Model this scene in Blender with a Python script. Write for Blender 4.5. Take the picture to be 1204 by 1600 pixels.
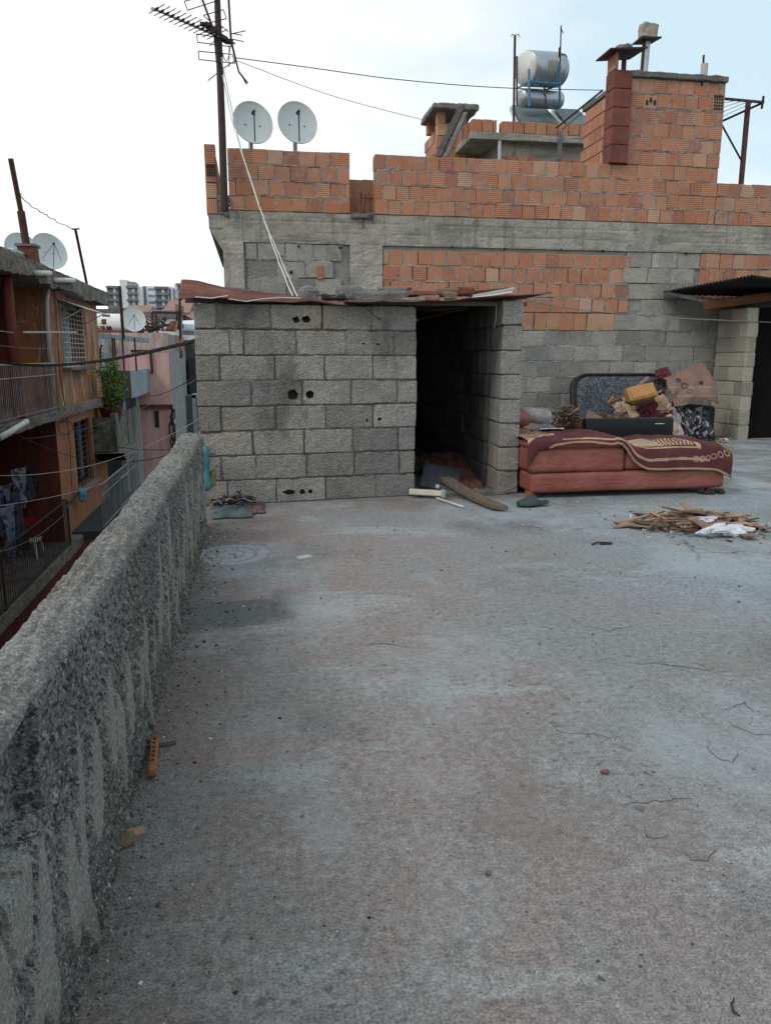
import bpy, math, random
from mathutils import Vector, Matrix, noise
random.seed(7)
V = Vector
sc = bpy.context.scene
for o in list(bpy.data.objects): bpy.data.objects.remove(o)
C = sc.collection
# ------------------------------------------------------------------ camera
H = 1.15; F = 1200.0
_d = V((397-602, -(557-800), -F)).normalized()
_p = math.atan(243/F)
_u = V((0, math.cos(_p), math.sin(_p))); _u = (_u - _d*_d.dot(_u)).normalized()
_x = _d.cross(_u)
RW = Matrix((_x, _d, _u))                 # world = RW @ cam
cam = bpy.data.cameras.new('camera'); co = bpy.data.objects.new('camera', cam); C.objects.link(co)
cam.sensor_fit = 'VERTICAL'; cam.sensor_height = 36; cam.lens = 27.0
cam.clip_start = .05; cam.clip_end = 3000
co.matrix_world = Matrix.Translation((0, 0, H)) @ RW.to_4x4()
sc.camera = co
# ------------------------------------------------------------------ sky and sun
SUN = V((-.78, -.42, .85)).normalized()
w = bpy.data.worlds.new('World'); sc.world = w; w.use_nodes = True
nt = w.node_tree; N = nt.nodes; L = nt.links; N.clear()
out = N.new('ShaderNodeOutputWorld'); bg = N.new('ShaderNodeBackground'); bg.inputs[1].default_value = .1
sky = N.new('ShaderNodeTexSky'); sky.sky_type = 'NISHITA'; sky.sun_disc = False
sky.sun_elevation = math.asin(SUN.z); sky.sun_rotation = math.atan2(SUN.x, SUN.y)
tc = N.new('ShaderNodeTexCoord'); mp = N.new('ShaderNodeMapping'); mp.inputs[3].default_value = (1.3, 1.3, 2.6)
nz = N.new('ShaderNodeTexNoise'); nz.inputs['Scale'].default_value = 1.7; nz.inputs['Detail'].default_value = 6; nz.inputs['Roughness'].default_value = .5
rp = N.new('ShaderNodeValToRGB'); rp.color_ramp.elements[0].position = .41; rp.color_ramp.elements[1].position = .60
rp.color_ramp.elements[0].color = (4.9, 6.2, 6.9, 1); rp.color_ramp.elements[1].color = (8.0, 8.0, 7.9, 1)
sx = N.new('ShaderNodeSeparateXYZ'); lr = N.new('ShaderNodeMapRange')
lr.inputs[1].default_value = -.35; lr.inputs[2].default_value = .25; lr.inputs[3].default_value = .72; lr.inputs[4].default_value = 0
add = N.new('ShaderNodeMath'); add.operation = 'ADD'; add.use_clamp = True
mul = N.new('ShaderNodeMath'); mul.operation = 'MULTIPLY'; mul.inputs[1].default_value = .95
mx = N.new('ShaderNodeMix'); mx.data_type = 'RGBA'; mx.inputs[0].default_value = .88
L.new(tc.outputs['Generated'], mp.inputs[0]); L.new(mp.outputs[0], nz.inputs[0]); L.new(tc.outputs['Generated'], sx.inputs[0])
L.new(sx.outputs[0], lr.inputs[0]); L.new(nz.outputs[0], mul.inputs[0]); L.new(mul.outputs[0], add.inputs[0])
m2 = N.new('ShaderNodeMath'); m2.operation = 'MULTIPLY'; m2.inputs[1].default_value = .5; L.new(lr.outputs[0], m2.inputs[0]); L.new(m2.outputs[0], add.inputs[1])
L.new(add.outputs[0], rp.inputs[0]); L.new(sky.outputs[0], mx.inputs[6]); L.new(rp.outputs[0], mx.inputs[7])
L.new(mx.outputs[2], bg.inputs[0]); L.new(bg.outputs[0], out.inputs[0])
sl = bpy.data.lights.new('sun', 'SUN'); sl.energy = .8; sl.angle = math.radians(18); sl.color = (1, .95, .88)
so = bpy.data.objects.new('sun', sl); C.objects.link(so); so.rotation_euler = (-SUN).to_track_quat('-Z', 'Y').to_euler()
sc.view_settings.view_transform = 'Standard'; sc.view_settings.look = 'None'; sc.view_settings.gamma = 1; sc.view_settings.exposure = 0.55
# ------------------------------------------------------------------ helpers
def ray(px, py): return RW @ V((px-602, -(py-800), -F))
CAM = V((0, 0, H))
def W(px, py, Y): r = ray(px, py); return CAM + r*(Y/r.y)
def WX(px, py, X): r = ray(px, py); return CAM + r*(X/r.x)
def WZ(px, py, z=0): r = ray(px, py); return CAM + r*((z-H)/r.z)
ORG = {}
def rr(a, b): return random.uniform(a, b)
def empty(name, loc, label=None, cat=None, group=None):
    o = bpy.data.objects.new(name, None); C.objects.link(o); o.location = loc; o.empty_display_size = .1
    ORG[o.name] = V(loc)
    if label: tag(o, label, cat, group)
    return o
def tag(o, label, cat, group=None, kind=None):
    o['label'] = label; o['category'] = cat
    if group: o['group'] = group
    if kind: o['kind'] = kind
    return o
def part_label(o, s): o['label'] = s; return o
class MB:
    def __init__(s): s.v = []; s.f = []; s.t = []; s.tone = None
    def rt(s, t):
        if t is None: t = (random.random(), random.random(), random.random())
        return t
    def add(s, vs, fs, tone=None):
        t = s.rt(tone); n = len(s.v); s.v += [V(p) for p in vs]
        for f in fs: s.f.append([i+n for i in f]); s.t.append(t)
    def poly(s, pts, tone=None): s.add(pts, [list(range(len(pts)))], tone)
    def box(s, a, b, tone=None, R=None, c=None):
        x0, y0, z0 = a; x1, y1, z1 = b
        vs = [V((x, y, z)) for z in (z0, z1) for y in (y0, y1) for x in (x0, x1)]
        if R is not None: vs = [R @ p + c for p in vs]
        s.add(vs, [(0, 2, 3, 1), (4, 5, 7, 6), (0, 1, 5, 4), (2, 6, 7, 3), (0, 4, 6, 2), (1, 3, 7, 5)], tone)
    def rbox(s, c, size, R=None, r=.004, n=(1, 1, 1), amp=0, freq=10, tone=None, drop=None, chip=0):
        c = V(c); h = [q/2 for q in size]; r = min(r, min(h)*.9)
        ax = []
        for k in range(3):
            a, b = -h[k]+r, h[k]-r
            ax.append([-h[k]] + [a+(b-a)*i/n[k] for i in range(n[k]+1)] + [h[k]])
        idx = {}; vs = []; fs = []
        so = V((rr(0, 99), rr(0, 99), rr(0, 99)))
        def vert(i, j, k):
            key = (i, j, k)
            if key in idx: return idx[key]
            p = V((ax[0][i], ax[1][j], ax[2][k]))
            q = V([max(-h[m]+r, min(h[m]-r, p[m])) for m in range(3)]); d = p-q
            nr = d.normalized() if d.length > 1e-9 else V((0, 0, 1)); p = q + nr*r
            if amp:
                w0 = noise.noise((p+so)*freq)+.5*noise.noise((p+so)*freq*2.7)
                if chip and sum(1 for m in range(3) if abs(d[m]) > 1e-6) > 1:
                    w0 -= chip*max(0, noise.noise((p+so)*freq*.5))*3
                p = p + nr*w0*amp
            if R is not None: p = R @ p
            idx[key] = len(vs); vs.append(p+c); return idx[key]
        for k in range(3):
            a, b = (k+1) % 3, (k+2) % 3
            for side in (0, len(ax[k])-1):
                for i in range(len(ax[a])-1):
                    for j in range(len(ax[b])-1):
                        if drop and side == 0 and k == 1:
                            pc = [0, 0, 0]; pc[a] = (ax[a][i]+ax[a][i+1])/2; pc[b] = (ax[b][j]+ax[b][j+1])/2
                            if drop(pc[0], pc[2]): continue
                        q = []
                        for (ii, jj) in ((i, j), (i+1, j), (i+1, j+1), (i, j+1)):
                            t = [0, 0, 0]; t[k] = side; t[a] = ii; t[b] = jj; q.append(vert(*t))
                        if side == 0: q.reverse()
                        fs.append(q)
        s.add(vs, fs, tone)
    def tube(s, pts, r, seg=8, tone=None, cap=True):
        pts = [V(p) for p in pts]; n = len(pts); rs = r if isinstance(r, (list, tuple)) else [r]*n
        t0 = (pts[1]-pts[0]).normalized(); a = t0.orthogonal().normalized(); vs = []; fs = []
        for i in range(n):
            t = (pts[min(i+1, n-1)]-pts[max(i-1, 0)]).normalized()
            a = (a - t*a.dot(t)).normalized(); b = t.cross(a)
            for k in range(seg):
                th = 2*math.pi*k/seg; vs.append(pts[i]+(a*math.cos(th)+b*math.sin(th))*rs[i])
        for i in range(n-1):
            for k in range(seg):
                k2 = (k+1) % seg; fs.append((i*seg+k, i*seg+k2, (i+1)*seg+k2, (i+1)*seg+k))
        if cap: fs.append(list(range(seg))[::-1]); fs.append([(n-1)*seg+k for k in range(seg)])
        s.add(vs, fs, tone)
    def lathe(s, prof, c, axis=(0, 0, 1), seg=32, tone=None, up=None, sy=1):
        ax = V(axis).normalized(); a = ax.orthogonal().normalized()
        if up is not None: a = (V(up)-ax*ax.dot(V(up))).normalized()
        b = ax.cross(a); c = V(c); vs = []; fs = []
        for (r, h) in prof:
            for k in range(seg):
                th = 2*math.pi*k/seg; vs.append(c+ax*h+(a*math.cos(th)*sy+b*math.sin(th))*r)
        for i in range(len(prof)-1):
            for k in range(seg):
                k2 = (k+1) % seg; fs.append((i*seg+k, i*seg+k2, (i+1)*seg+k2, (i+1)*seg+k))
        s.add(vs, fs, tone)
    def slab(s, pts, off, tone=None):
        n = len(pts); pts = [V(p) for p in pts]; off = V(off)
        s.add(pts+[p+off for p in pts], [list(range(n))[::-1], [n+i for i in range(n)]]+[[i, (i+1) % n, n+(i+1) % n, n+i] for i in range(n)], tone)
    def grid(s, fn, nu, nv, tone=None, tfn=None):
        n0 = len(s.v)
        for i in range(nu+1):
            for j in range(nv+1): s.v.append(V(fn(i/nu, j/nv)))
        t = s.rt(tone)
        for i in range(nu):
            for j in range(nv):
                a = n0+i*(nv+1)+j; s.f.append([a, a+nv+1, a+nv+2, a+1])
                s.t.append(tfn((i+.5)/nu, (j+.5)/nv) if tfn else t)
    def beam(s, a, b, w, h, tone=None, r=.003):
        a = V(a); b = V(b); d = b-a; y = d.normalized(); z = V((0, 0, 1)) if abs(y.z) < .98 else V((0, 1, 0))
        x = y.cross(z).normalized(); z = x.cross(y); R = Matrix((x, y, z)).transposed()
        s.rbox((a+b)/2, (w, d.length, h), R, r=r, tone=tone)
    def build(s, name, mat, parent=None, smooth=False, solid=0, base=None):
        me = bpy.data.meshes.new(name)
        o = V((0, 0, 0))
        if parent is not None: o = ORG[parent.name]
        else:
            if base is not None: o = V(base)
            else:
                xs = [p.x for p in s.v]; ys = [p.y for p in s.v]; zs = [p.z for p in s.v]
                o = V(((min(xs)+max(xs))/2, (min(ys)+max(ys))/2, min(zs)))
        me.from_pydata([p-o for p in s.v], [], s.f)
        at = me.attributes.new('tone', 'FLOAT_COLOR', 'FACE')
        buf = []
        for t in s.t: buf += [t[0], t[1], t[2], 1.0]
        at.data.foreach_set('color', buf)
        me.materials.append(mat)
        ob = bpy.data.objects.new(name, me); C.objects.link(ob)
        if smooth: me.polygons.foreach_set('use_smooth', [True]*len(me.polygons))
        if parent is not None: ob.parent = parent; ORG[ob.name] = o
        else: ob.location = o; ORG[ob.name] = o
        if solid:
            m = ob.modifiers.new('thick', 'SOLIDIFY'); m.thickness = solid; m.offset = 0
        me.update(); return ob
def dup(root, loc, label=None, rotz=0, scale=1):
    def cp(o, par):
        c = o.copy(); C.objects.link(c)
        if par is not None: c.parent = par
        for ch in list(o.children): cp(ch, c)
        return c
    r = cp(root, None); r.location = loc; r.rotation_euler = (0, 0, rotz); r.scale = (scale,)*3
    if label: r['label'] = label
    return r
def RZ(a): return Matrix.Rotation(a, 3, 'Z')
def frame(xd, yd, zd): return Matrix((V(xd).normalized(), V(yd).normalized(), V(zd).normalized())).transposed()
def rrot(a=1.0): return (Matrix.Rotation(rr(-a, a), 3, 'X') @ Matrix.Rotation(rr(-a, a), 3, 'Y') @ Matrix.Rotation(rr(-3.1, 3.1), 3, 'Z'))
def sag(a, b, s, n=24, wob=0):
    a = V(a); b = V(b); r = []
    for i in range(n+1):
        t = i/n; p = a.lerp(b, t); p.z -= s*4*t*(1-t)
        if wob: p += V((rr(-wob, wob), rr(-wob, wob), rr(-wob, wob)))
        r.append(p)
    return r
# ------------------------------------------------------------------ materials
class NT:
    def __init__(s, name):
        s.m = bpy.data.materials.new(name); s.m.use_nodes = True; s.t = s.m.node_tree; s.N = s.t.nodes
        s.b = s.N['Principled BSDF']; s.tc = s.N.new('ShaderNodeTexCoord').outputs['Object']
    def lk(s, a, b): s.t.links.new(a, b)
    def val(s, sock, v):
        if isinstance(v, bpy.types.NodeSocket): s.lk(v, sock)
        else: sock.default_value = v
    def map(s, scale=(1, 1, 1), vec=None):
        n = s.N.new('ShaderNodeMapping'); n.inputs[3].default_value = scale; s.lk(vec or s.tc, n.inputs[0]); return n.outputs[0]
    def noise(s, scale, detail=5, rough=.6, vec=None, dist=0):
        n = s.N.new('ShaderNodeTexNoise'); n.inputs['Scale'].default_value = scale; n.inputs['Detail'].default_value = detail
        n.inputs['Roughness'].default_value = rough; n.inputs['Distortion'].default_value = dist; s.lk(vec or s.tc, n.inputs[0]); return n.outputs[0]
    def voro(s, scale, feat='F1', vec=None, out=0, rnd=1):
        n = s.N.new('ShaderNodeTexVoronoi'); n.feature = feat; n.inputs['Scale'].default_value = scale; n.inputs['Randomness'].default_value = rnd
        s.lk(vec or s.tc, n.inputs['Vector']); return n.outputs[out]
    def rng(s, v, a, b, c=0, d=1):
        n = s.N.new('ShaderNodeMapRange'); n.clamp = True; s.val(n.inputs[0], v)
        for i, q in enumerate((a, b, c, d)): n.inputs[i+1].default_value = q
        return n.outputs[0]
    def math(s, op, a, b=0, c=0):
        n = s.N.new('ShaderNodeMath'); n.operation = op; s.val(n.inputs[0], a); s.val(n.inputs[1], b); s.val(n.inputs[2], c); return n.outputs[0]
    def mix(s, f, a, b, mode='MIX'):
        n = s.N.new('ShaderNodeMix'); n.data_type = 'RGBA'; n.blend_type = mode; s.val(n.inputs[0], f)
        for sock, v in ((n.inputs[6], a), (n.inputs[7], b)):
            if isinstance(v, bpy.types.NodeSocket): s.lk(v, sock)
            elif isinstance(v, (int, float)): sock.default_value = (v, v, v, 1)
            else: sock.default_value = (*v[:3], 1)
        return n.outputs[2]
    def comb(s, v):
        n = s.N.new('ShaderNodeCombineColor')
        for i in range(3): s.lk(v, n.inputs[i])
        return n.outputs[0]
    def tone(s):
        n = s.N.new('ShaderNodeAttribute'); n.attribute_name = 'tone'
        q = s.N.new('ShaderNodeSeparateColor'); s.lk(n.outputs['Color'], q.inputs[0]); return q.outputs, n.outputs['Color']
    def xyz(s, vec=None):
        q = s.N.new('ShaderNodeSeparateXYZ'); s.lk(vec or s.tc, q.inputs[0]); return q.outputs
    def bump(s, h, strength=.5, dist=.01, prev=None):
        n = s.N.new('ShaderNodeBump'); n.inputs['Strength'].default_value = strength; n.inputs['Distance'].default_value = dist
        s.lk(h, n.inputs['Height'])
        if prev is not None: s.lk(prev, n.inputs['Normal'])
        return n.outputs[0]
    def fin(s, col, rough=.9, nrm=None, metal=0, spec=.3):
        if isinstance(col, bpy.types.NodeSocket): s.lk(col, s.b.inputs['Base Color'])
        else: s.b.inputs['Base Color'].default_value = (*col, 1)
        s.val(s.b.inputs['Roughness'], rough); s.b.inputs['Metallic'].default_value = metal
        s.b.inputs['Specular IOR Level'].default_value = spec
        if nrm is not None: s.lk(nrm, s.b.inputs['Normal'])
        return s.m
def plain(name, col, col2=None, scale=8, rough=.8, bump=.25, bscale=40, metal=0, tone=.25, dist=.004, stretch=(1, 1, 1), spec=.3):
    n = NT(name); v = n.map(stretch); c2 = col2 or tuple(q*.6 for q in col)
    c = n.mix(n.rng(n.noise(scale, 6, .65, v), .35, .68), c2, col)
    (t, _) = n.tone(); c = n.mix(1, c, n.comb(n.rng(t[0], 0, 1, 1-tone, 1+tone)), 'MULTIPLY')
    b = n.bump(n.noise(bscale, 5, .6, v), bump, dist)
    return n.fin(c, rough, b, metal, spec)
def concrete(name, c1, c2, c3, sc_=1.2, grain=120, bump=.8, dist=.006, dark=(.05, .05, .045), tone=.18, streak=0, pits=.5, lap=None):
    n = NT(name); (t, _) = n.tone()
    c = n.mix(n.rng(n.noise(sc_, 6, .6), .35, .65), c1, c2)
    c = n.mix(n.rng(n.noise(sc_*3.3, 5, .65, n.map((1, 1.1, .9))), .5, .72, 0, .75), c, c3)
    g = n.noise(grain, 4, .7); c = n.mix(1, c, n.comb(n.rng(g, .32, .68, .62, 1.34)), 'MULTIPLY')
    vo = n.voro(grain*.5, 'F1'); pit = n.rng(vo, .06, .3, pits, 0)
    pm = n.math('MULTIPLY', pit, n.rng(n.noise(sc_*6, 3), .42, .6))
    c = n.mix(pm, c, dark)
    if streak:
        hs = n.noise(3.5, 6, .7, n.map((.22, 1, 1.7))); c = n.mix(n.rng(hs, .50, .62, 0, streak), c, c3); c = n.mix(n.rng(n.noise(1.0, 6, .75), .54, .62, 0, streak*.8), c, tuple(q*.5 for q in c1))
        st = n.noise(6, 5, .6, n.map((1.6, 1.6, .18))); c = n.mix(n.rng(st, .55, .75, 0, streak), c, dark)
    c = n.mix(1, c, n.comb(n.rng(t[0], 0, 1, 1-tone, 1+tone)), 'MULTIPLY')
    b = n.bump(n.noise(sc_*9, 6, .7), .6, .012); b = n.bump(g, bump, dist, b); b = n.bump(vo, bump*.7, dist, b)
    return n.fin(c, .95, b, 0, .2)
m_floor = None
DC_ = WZ(362, 866); DCX = DC_.x; DCY = DC_.y
def floor_mat():
    n = NT('rooftop_screed'); X = n.xyz()
    blue = (.27, .34, .385); grey = (.27, .29, .29); warm = (.30, .248, .228); dark = (.15, .16, .165)
    big = n.noise(.55, 5, .6, dist=.6)
    gx = n.rng(n.math('ADD', X[0], n.math('MULTIPLY', big, 3.0)), 1.6, 4.2)
    c = n.mix(gx, warm, blue)
    c = n.mix(n.rng(n.noise(1.1, 7, .65, dist=.6), .44, .60), c, grey)
    c = n.mix(n.rng(n.noise(1.8, 7, .7, n.map((.6, 1.3, 1)), .5), .53, .64, 0, .75), c, (.40, .43, .44))
    c = n.mix(n.rng(n.noise(.9, 6, .7, n.map((1, .7, 1), )), .54, .66, 0, .65), c, dark)
    # darker towards the parapet
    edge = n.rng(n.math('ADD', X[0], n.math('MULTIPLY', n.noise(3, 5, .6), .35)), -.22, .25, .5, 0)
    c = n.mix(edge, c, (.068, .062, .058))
    # repair patch and cement splash: real stains with edges of their own
    wob = n.noise(7, 6, .7); wb = n.math('MULTIPLY', n.math('SUBTRACT', wob, .5), .16)
    px_ = n.math('ADD', X[0], wb); py_ = n.math('ADD', X[1], n.math('MULTIPLY', wb, .35)); py_ = n.math('ADD', py_, n.math('MULTIPLY', X[0], -.09))
    pm = n.math('MULTIPLY', n.math('MULTIPLY', n.rng(px_, -.36, -.34), n.rng(px_, .02, .16, 1, 0)), n.math('MULTIPLY', n.rng(py_, 3.235, 3.25), n.rng(py_, 3.60, 3.615, 1, 0)))
    c = n.mix(n.math('MULTIPLY', pm, .9), c, (.125, .145, .15))
    br = n.math('MULTIPLY', n.math('MULTIPLY', n.rng(px_, .0, .08), n.rng(px_, .12, .26, 1, 0)), n.math('MULTIPLY', n.rng(py_, 3.25, 3.35), n.rng(py_, 3.6, 3.75, 1, 0)))
    c = n.mix(n.math('MULTIPLY', br, .65), c, (.09, .07, .05))
    dx_ = n.math('SUBTRACT', X[0], DCX); dy_ = n.math('MULTIPLY', n.math('SUBTRACT', X[1], DCY), .9); dr_ = n.math('ADD', n.math('SQRT', n.math('ADD', n.math('MULTIPLY', dx_, dx_), n.math('MULTIPLY', dy_, dy_))), n.math('MULTIPLY', wb, .45))
    c = n.mix(n.rng(dr_, .20, .225, .85, 0), c, (.40, .44, .45)); rg = n.math('SINE', n.math('MULTIPLY', dr_, 95))
    c = n.mix(n.math('MULTIPLY', n.rng(rg, .3, .9, 0, .6), n.rng(dr_, .16, .18, 1, 0)), c, (.13, .14, .145))
    bb = n.math('MULTIPLY', n.rng(n.math('ADD', X[1], n.math('MULTIPLY', wb, 3)), 5.5, 6.0), n.rng(X[0], .5, .8)); c = n.mix(n.math('MULTIPLY', bb, n.rng(n.noise(3, 5), .42, .6, 0, .6)), c, (.15, .115, .085))
    g = n.noise(170, 3, .8); c = n.mix(1, c, n.comb(n.rng(g, .36, .64, .55, 1.42)), 'MULTIPLY')
    g2 = n.noise(40, 5, .8); c = n.mix(1, c, n.comb(n.rng(g2, .38, .62, .70, 1.26)), 'MULTIPLY')
    dn = n.noise(26, 3, .7); c = n.mix(n.math('MULTIPLY', n.rng(dn, .58, .66), n.rng(n.noise(1.3, 4), .42, .6, .15, .75)), c, (.07, .066, .066))
    c = n.mix(n.rng(n.noise(.75, 7, .72, n.map((1, .55, 1))), .50, .60, 0, .45), c, (.43, .49, .53))
    c = n.mix(n.rng(n.noise(1.9, 7, .75, dist=.8), .55, .63, 0, .45), c, (.22, .175, .145))
    # pits and specks
    vo = n.voro(30, 'F1'); c = n.mix(n.math('MULTIPLY', n.rng(vo, .07, .16, 1, 0), n.rng(n.noise(4, 3), .5, .6)), c, (.05, .05, .052))
    vo3 = n.voro(17, 'F1', n.map((1, 1, 1))); c = n.mix(n.math('MULTIPLY', n.rng(vo3, .045, .075, 1, 0), n.rng(n.noise(7, 3), .52, .58)), c, (.5, .52, .52))
    # flaking layer edges
    nn = n.N.new('ShaderNodeTexNoise'); nn.inputs['Scale'].default_value = 2.4; nn.inputs['Detail'].default_value = 8; n.lk(n.tc, nn.inputs[0])
    e = n.voro(1.1, 'DISTANCE_TO_EDGE', n.mix(.33, n.tc, nn.outputs[1]))
    msk = n.math('MULTIPLY', n.rng(n.noise(1.1, 4, .6), .53, .62), n.rng(X[0], .9, 1.9))
    ck = n.math('MULTIPLY', n.rng(e, .002, .009, 1, 0), msk); c = n.mix(n.math('MULTIPLY', ck, .7), c, (.03, .032, .035))
    b = n.bump(n.noise(9, 7, .65), .8, .02); b = n.bump(g2, .9, .012, b); b = n.bump(g, 1, .006, b)
    return n.fin(c, n.rng(g2, .3, .7, .62, .9), b, 0, .35)
def block_mat(name, c1, c2, dk, warm):
    n = NT(name); (t, _) = n.tone()
    c = n.mix(n.rng(n.noise(2.5, 6, .65), .36, .66), c1, c2)
    c = n.mix(n.rng(n.noise(1.3, 5, .6), .5, .68, 0, .7), c, warm)
    g = n.noise(95, 4, .75); c = n.mix(1, c, n.comb(n.rng(g, .34, .66, .55, 1.42)), 'MULTIPLY')
    vo = n.voro(75, 'F1'); c = n.mix(n.rng(vo, .1, .33, .55, 0), c, dk)
    c = n.mix(n.rng(n.noise(1.9, 6, .7, n.map((1, 1, .6))), .56, .68, 0, .62), c, dk)
    c = n.mix(1, c, n.comb(n.rng(t[0], 0, 1, .72, 1.22)), 'MULTIPLY')
    c = n.mix(n.rng(n.noise(.8, 3), .5, .62, 0, .3), c, (.17, .19, .21))
    b = n.bump(vo, .9, .008); b = n.bump(g, 1, .006, b)
    return n.fin(c, .97, b, 0, .15)
def brick_mat(name='hollow_clay_brick', k=1.0, dull=0):
    n = NT(name); (t, _) = n.tone(); X = n.xyz()
    a = (.41*k, .168*k, .093*k); b_ = (.47*k, .228*k, .138*k); d = (.32*k, .135*k, .095*k); pale = (.54*k, .40*k, .285*k)
    c = n.mix(t[0], a, b_); c = n.mix(n.rng(t[1], .72, 1, 0, .85), c, d); c = n.mix(n.rng(t[1], .16, 0, 0, .6), c, pale)
    c = n.mix(n.rng(n.noise(7, 6, .7), .5, .72, 0, .6), c, (.40*k, .27*k, .19*k))
    c = n.mix(n.rng(n.noise(2.1, 6, .7), .52, .74, 0, .55), c, (.20, .15, .12))
    c = n.mix(n.rng(n.noise(11, 6, .75), .57, .66, 0, .7), c, (.33, .31, .28))
    c = n.mix(n.rng(n.noise(1.2, 5, .7), .56, .7, 0, .5), c, (.17, .15, .13))
    hz = n.math('SINE', n.math('MULTIPLY', X[2], 250)); vt = n.math('SINE', n.math('MULTIPLY', n.math('ADD', X[0], X[1]), 250))
    mp_ = n.N.new('ShaderNodeMix'); mp_.data_type = 'FLOAT'; n.lk(n.math('GREATER_THAN', t[2], .5), mp_.inputs[0]); n.lk(hz, mp_.inputs[2]); n.lk(vt, mp_.inputs[3])
    st = n.rng(mp_.outputs[0], -.6, .6)
    c = n.mix(n.rng(n.noise(5, 7, .78), .55, .62, 0, .55), c, (.36, .30, .26))
    c = n.mix(1, c, n.comb(n.rng(st, 0, 1, .84, 1.06)), 'MULTIPLY')
    b = n.bump(st, .55, .006); b = n.bump(n.noise(60, 4), .5, .004, b)
    return n.fin(c, .88, b, 0, .2)
def peel_mat(name, c1, c2, base, under=(.24, .2, .16), amt=.5):
    n = NT(name); v = n.map((1, 1, .42)); v2 = n.map((2.2, 2.2, .2))
    c = n.mix(n.rng(n.noise(1.1, 6, .65, v), .38, .62), c1, c2)
    c = n.mix(n.rng(n.noise(2.4, 7, .72, v, 1.2), .52, .57, 0, amt), c, under)
    c = n.mix(n.rng(n.noise(1.7, 6, .7, v, .6), .54, .58, 0, amt), c, tuple(q*.55 for q in c1))
    c = n.mix(n.rng(n.noise(3.4, 6, .65, v2), .48, .64, 0, .75), c, base)
    c = n.mix(n.rng(n.noise(45, 4, .7), .5, .75, 0, .3), c, base)
    b = n.bump(n.noise(2.4, 7, .72, v, 1.2), .5, .02); b = n.bump(n.noise(70, 4), .4, .004, b)
    return n.fin(c, .9, b, 0, .2)
def rust_mat(name, c1, c2, c3):
    n = NT(name); v = n.map((.5, 1.4, 1.4))
    c = n.mix(n.rng(n.noise(3.2, 7, .7, v), .38, .64), c1, c2); c = n.mix(n.rng(n.noise(7, 6, .7, v), .56, .7, 0, .8), c, c3)
    return n.fin(c, .7, n.bump(n.noise(60, 5), .4, .003), .15, .3)
def attr_mat(name, rough=.95, fuzz=.6, vary=.3, bs=260):
    n = NT(name); (t, col) = n.tone()
    c = n.mix(1, col, n.comb(n.rng(n.noise(5, 6, .65), .3, .7, 1-vary, 1+vary)), 'MULTIPLY')
    return n.fin(c, rough, n.bump(n.noise(bs, 3, .7), fuzz, .004), 0, .1)
m_floor = floor_mat()
m_block = block_mat('pumice_block', (.215, .207, .19), (.30, .288, .265), (.06, .056, .05), (.28, .24, .185))
m_block_shade = block_mat('shade_darkened_block', (.075, .07, .065), (.12, .112, .10), (.03, .03, .028), (.10, .085, .07))  # darker copy of the block; the shed's inner shade is put into its colour
m_block2 = block_mat('grey_concrete_block', (.27, .27, .245), (.36, .355, .325), (.12, .12, .11), (.34, .32, .26))
m_block3 = block_mat('pale_concrete_block', (.33, .31, .26), (.39, .37, .32), (.2, .18, .15), (.42, .37, .27))
m_mortar = concrete('mortar', (.25, .245, .225), (.33, .32, .29), (.14, .13, .12), 3, 120, .9)
m_mortard = concrete('dark_open_joint', (.05, .05, .047), (.09, .088, .08), (.03, .03, .03), 3, 120, .9)
m_mortars = concrete('weathered_joint', (.085, .083, .077), (.17, .165, .15), (.05, .05, .047), 4, 90, .9, tone=.4)
m_brick = brick_mat(); m_brickd = plain('red_glazed_flue_brick', (.19, .062, .042), (.10, .036, .028), 5, .75, .5, 30)
m_conc = concrete('board_marked_concrete', (.30, .29, .25), (.39, .38, .335), (.15, .145, .13), 1.5, 70, .6, streak=.6)
m_concd = concrete('dark_cement', (.13, .13, .122), (.19, .188, .175), (.08, .08, .075), 2, 90, .9)
def parapet_mat():
    n = NT('rough_cast_plaster')
    v = n.map((1, 1, .38)); X = n.xyz(); (t, _) = n.tone()
    c = n.mix(n.rng(n.noise(2.2, 6, .65), .40, .62), (.20, .202, .195), (.29, .292, .28))
    c = n.mix(n.rng(n.noise(1.6, 6, .7, v), .50, .62, 0, .8), c, (.21, .195, .15))
    c = n.mix(n.rng(n.noise(.9, 5, .7, v), .52, .6, 0, .6), c, (.36, .37, .36))
    c = n.mix(n.rng(t[0], .55, .8, 0, .6), c, (.36, .365, .33))
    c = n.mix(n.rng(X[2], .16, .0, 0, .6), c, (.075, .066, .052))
    g = n.noise(150, 3, .8); g3 = n.noise(58, 5, .8); vo = n.voro(70, 'F1'); vo2 = n.voro(120, 'F1')
    c = n.mix(1, c, n.comb(n.rng(g, .36, .64, .65, 1.35)), 'MULTIPLY')
    c = n.mix(n.math('MULTIPLY', n.rng(g3, .47, .58), n.rng(t[0], 0, .7, .92, .06)), c, (.035, .037, .036))
    c = n.mix(n.math('MULTIPLY', n.rng(vo, .05, .25, .8, 0), n.rng(t[0], 0, .7, 1, .25)), c, (.03, .031, .03))
    c = n.mix(n.math('MULTIPLY', n.rng(n.noise(90, 2, .6), .58, .66), .75), c, (.46, .47, .45))
    b = n.bump(g3, 1, .014); b = n.bump(vo, .9, .008, b); b = n.bump(g, 1, .006, b)
    return n.fin(c, .95, b, 0, .2)
m_parapet = parapet_mat()
m_orange = peel_mat('peeling_orange_plaster', (.36, .145, .062), (.45, .205, .095), (.17, .11, .085), (.47, .39, .31), .75)
m_orange2 = peel_mat('ochre_plaster', (.42, .19, .09), (.34, .145, .07), (.17, .09, .06), (.34, .22, .14), .4)
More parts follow.
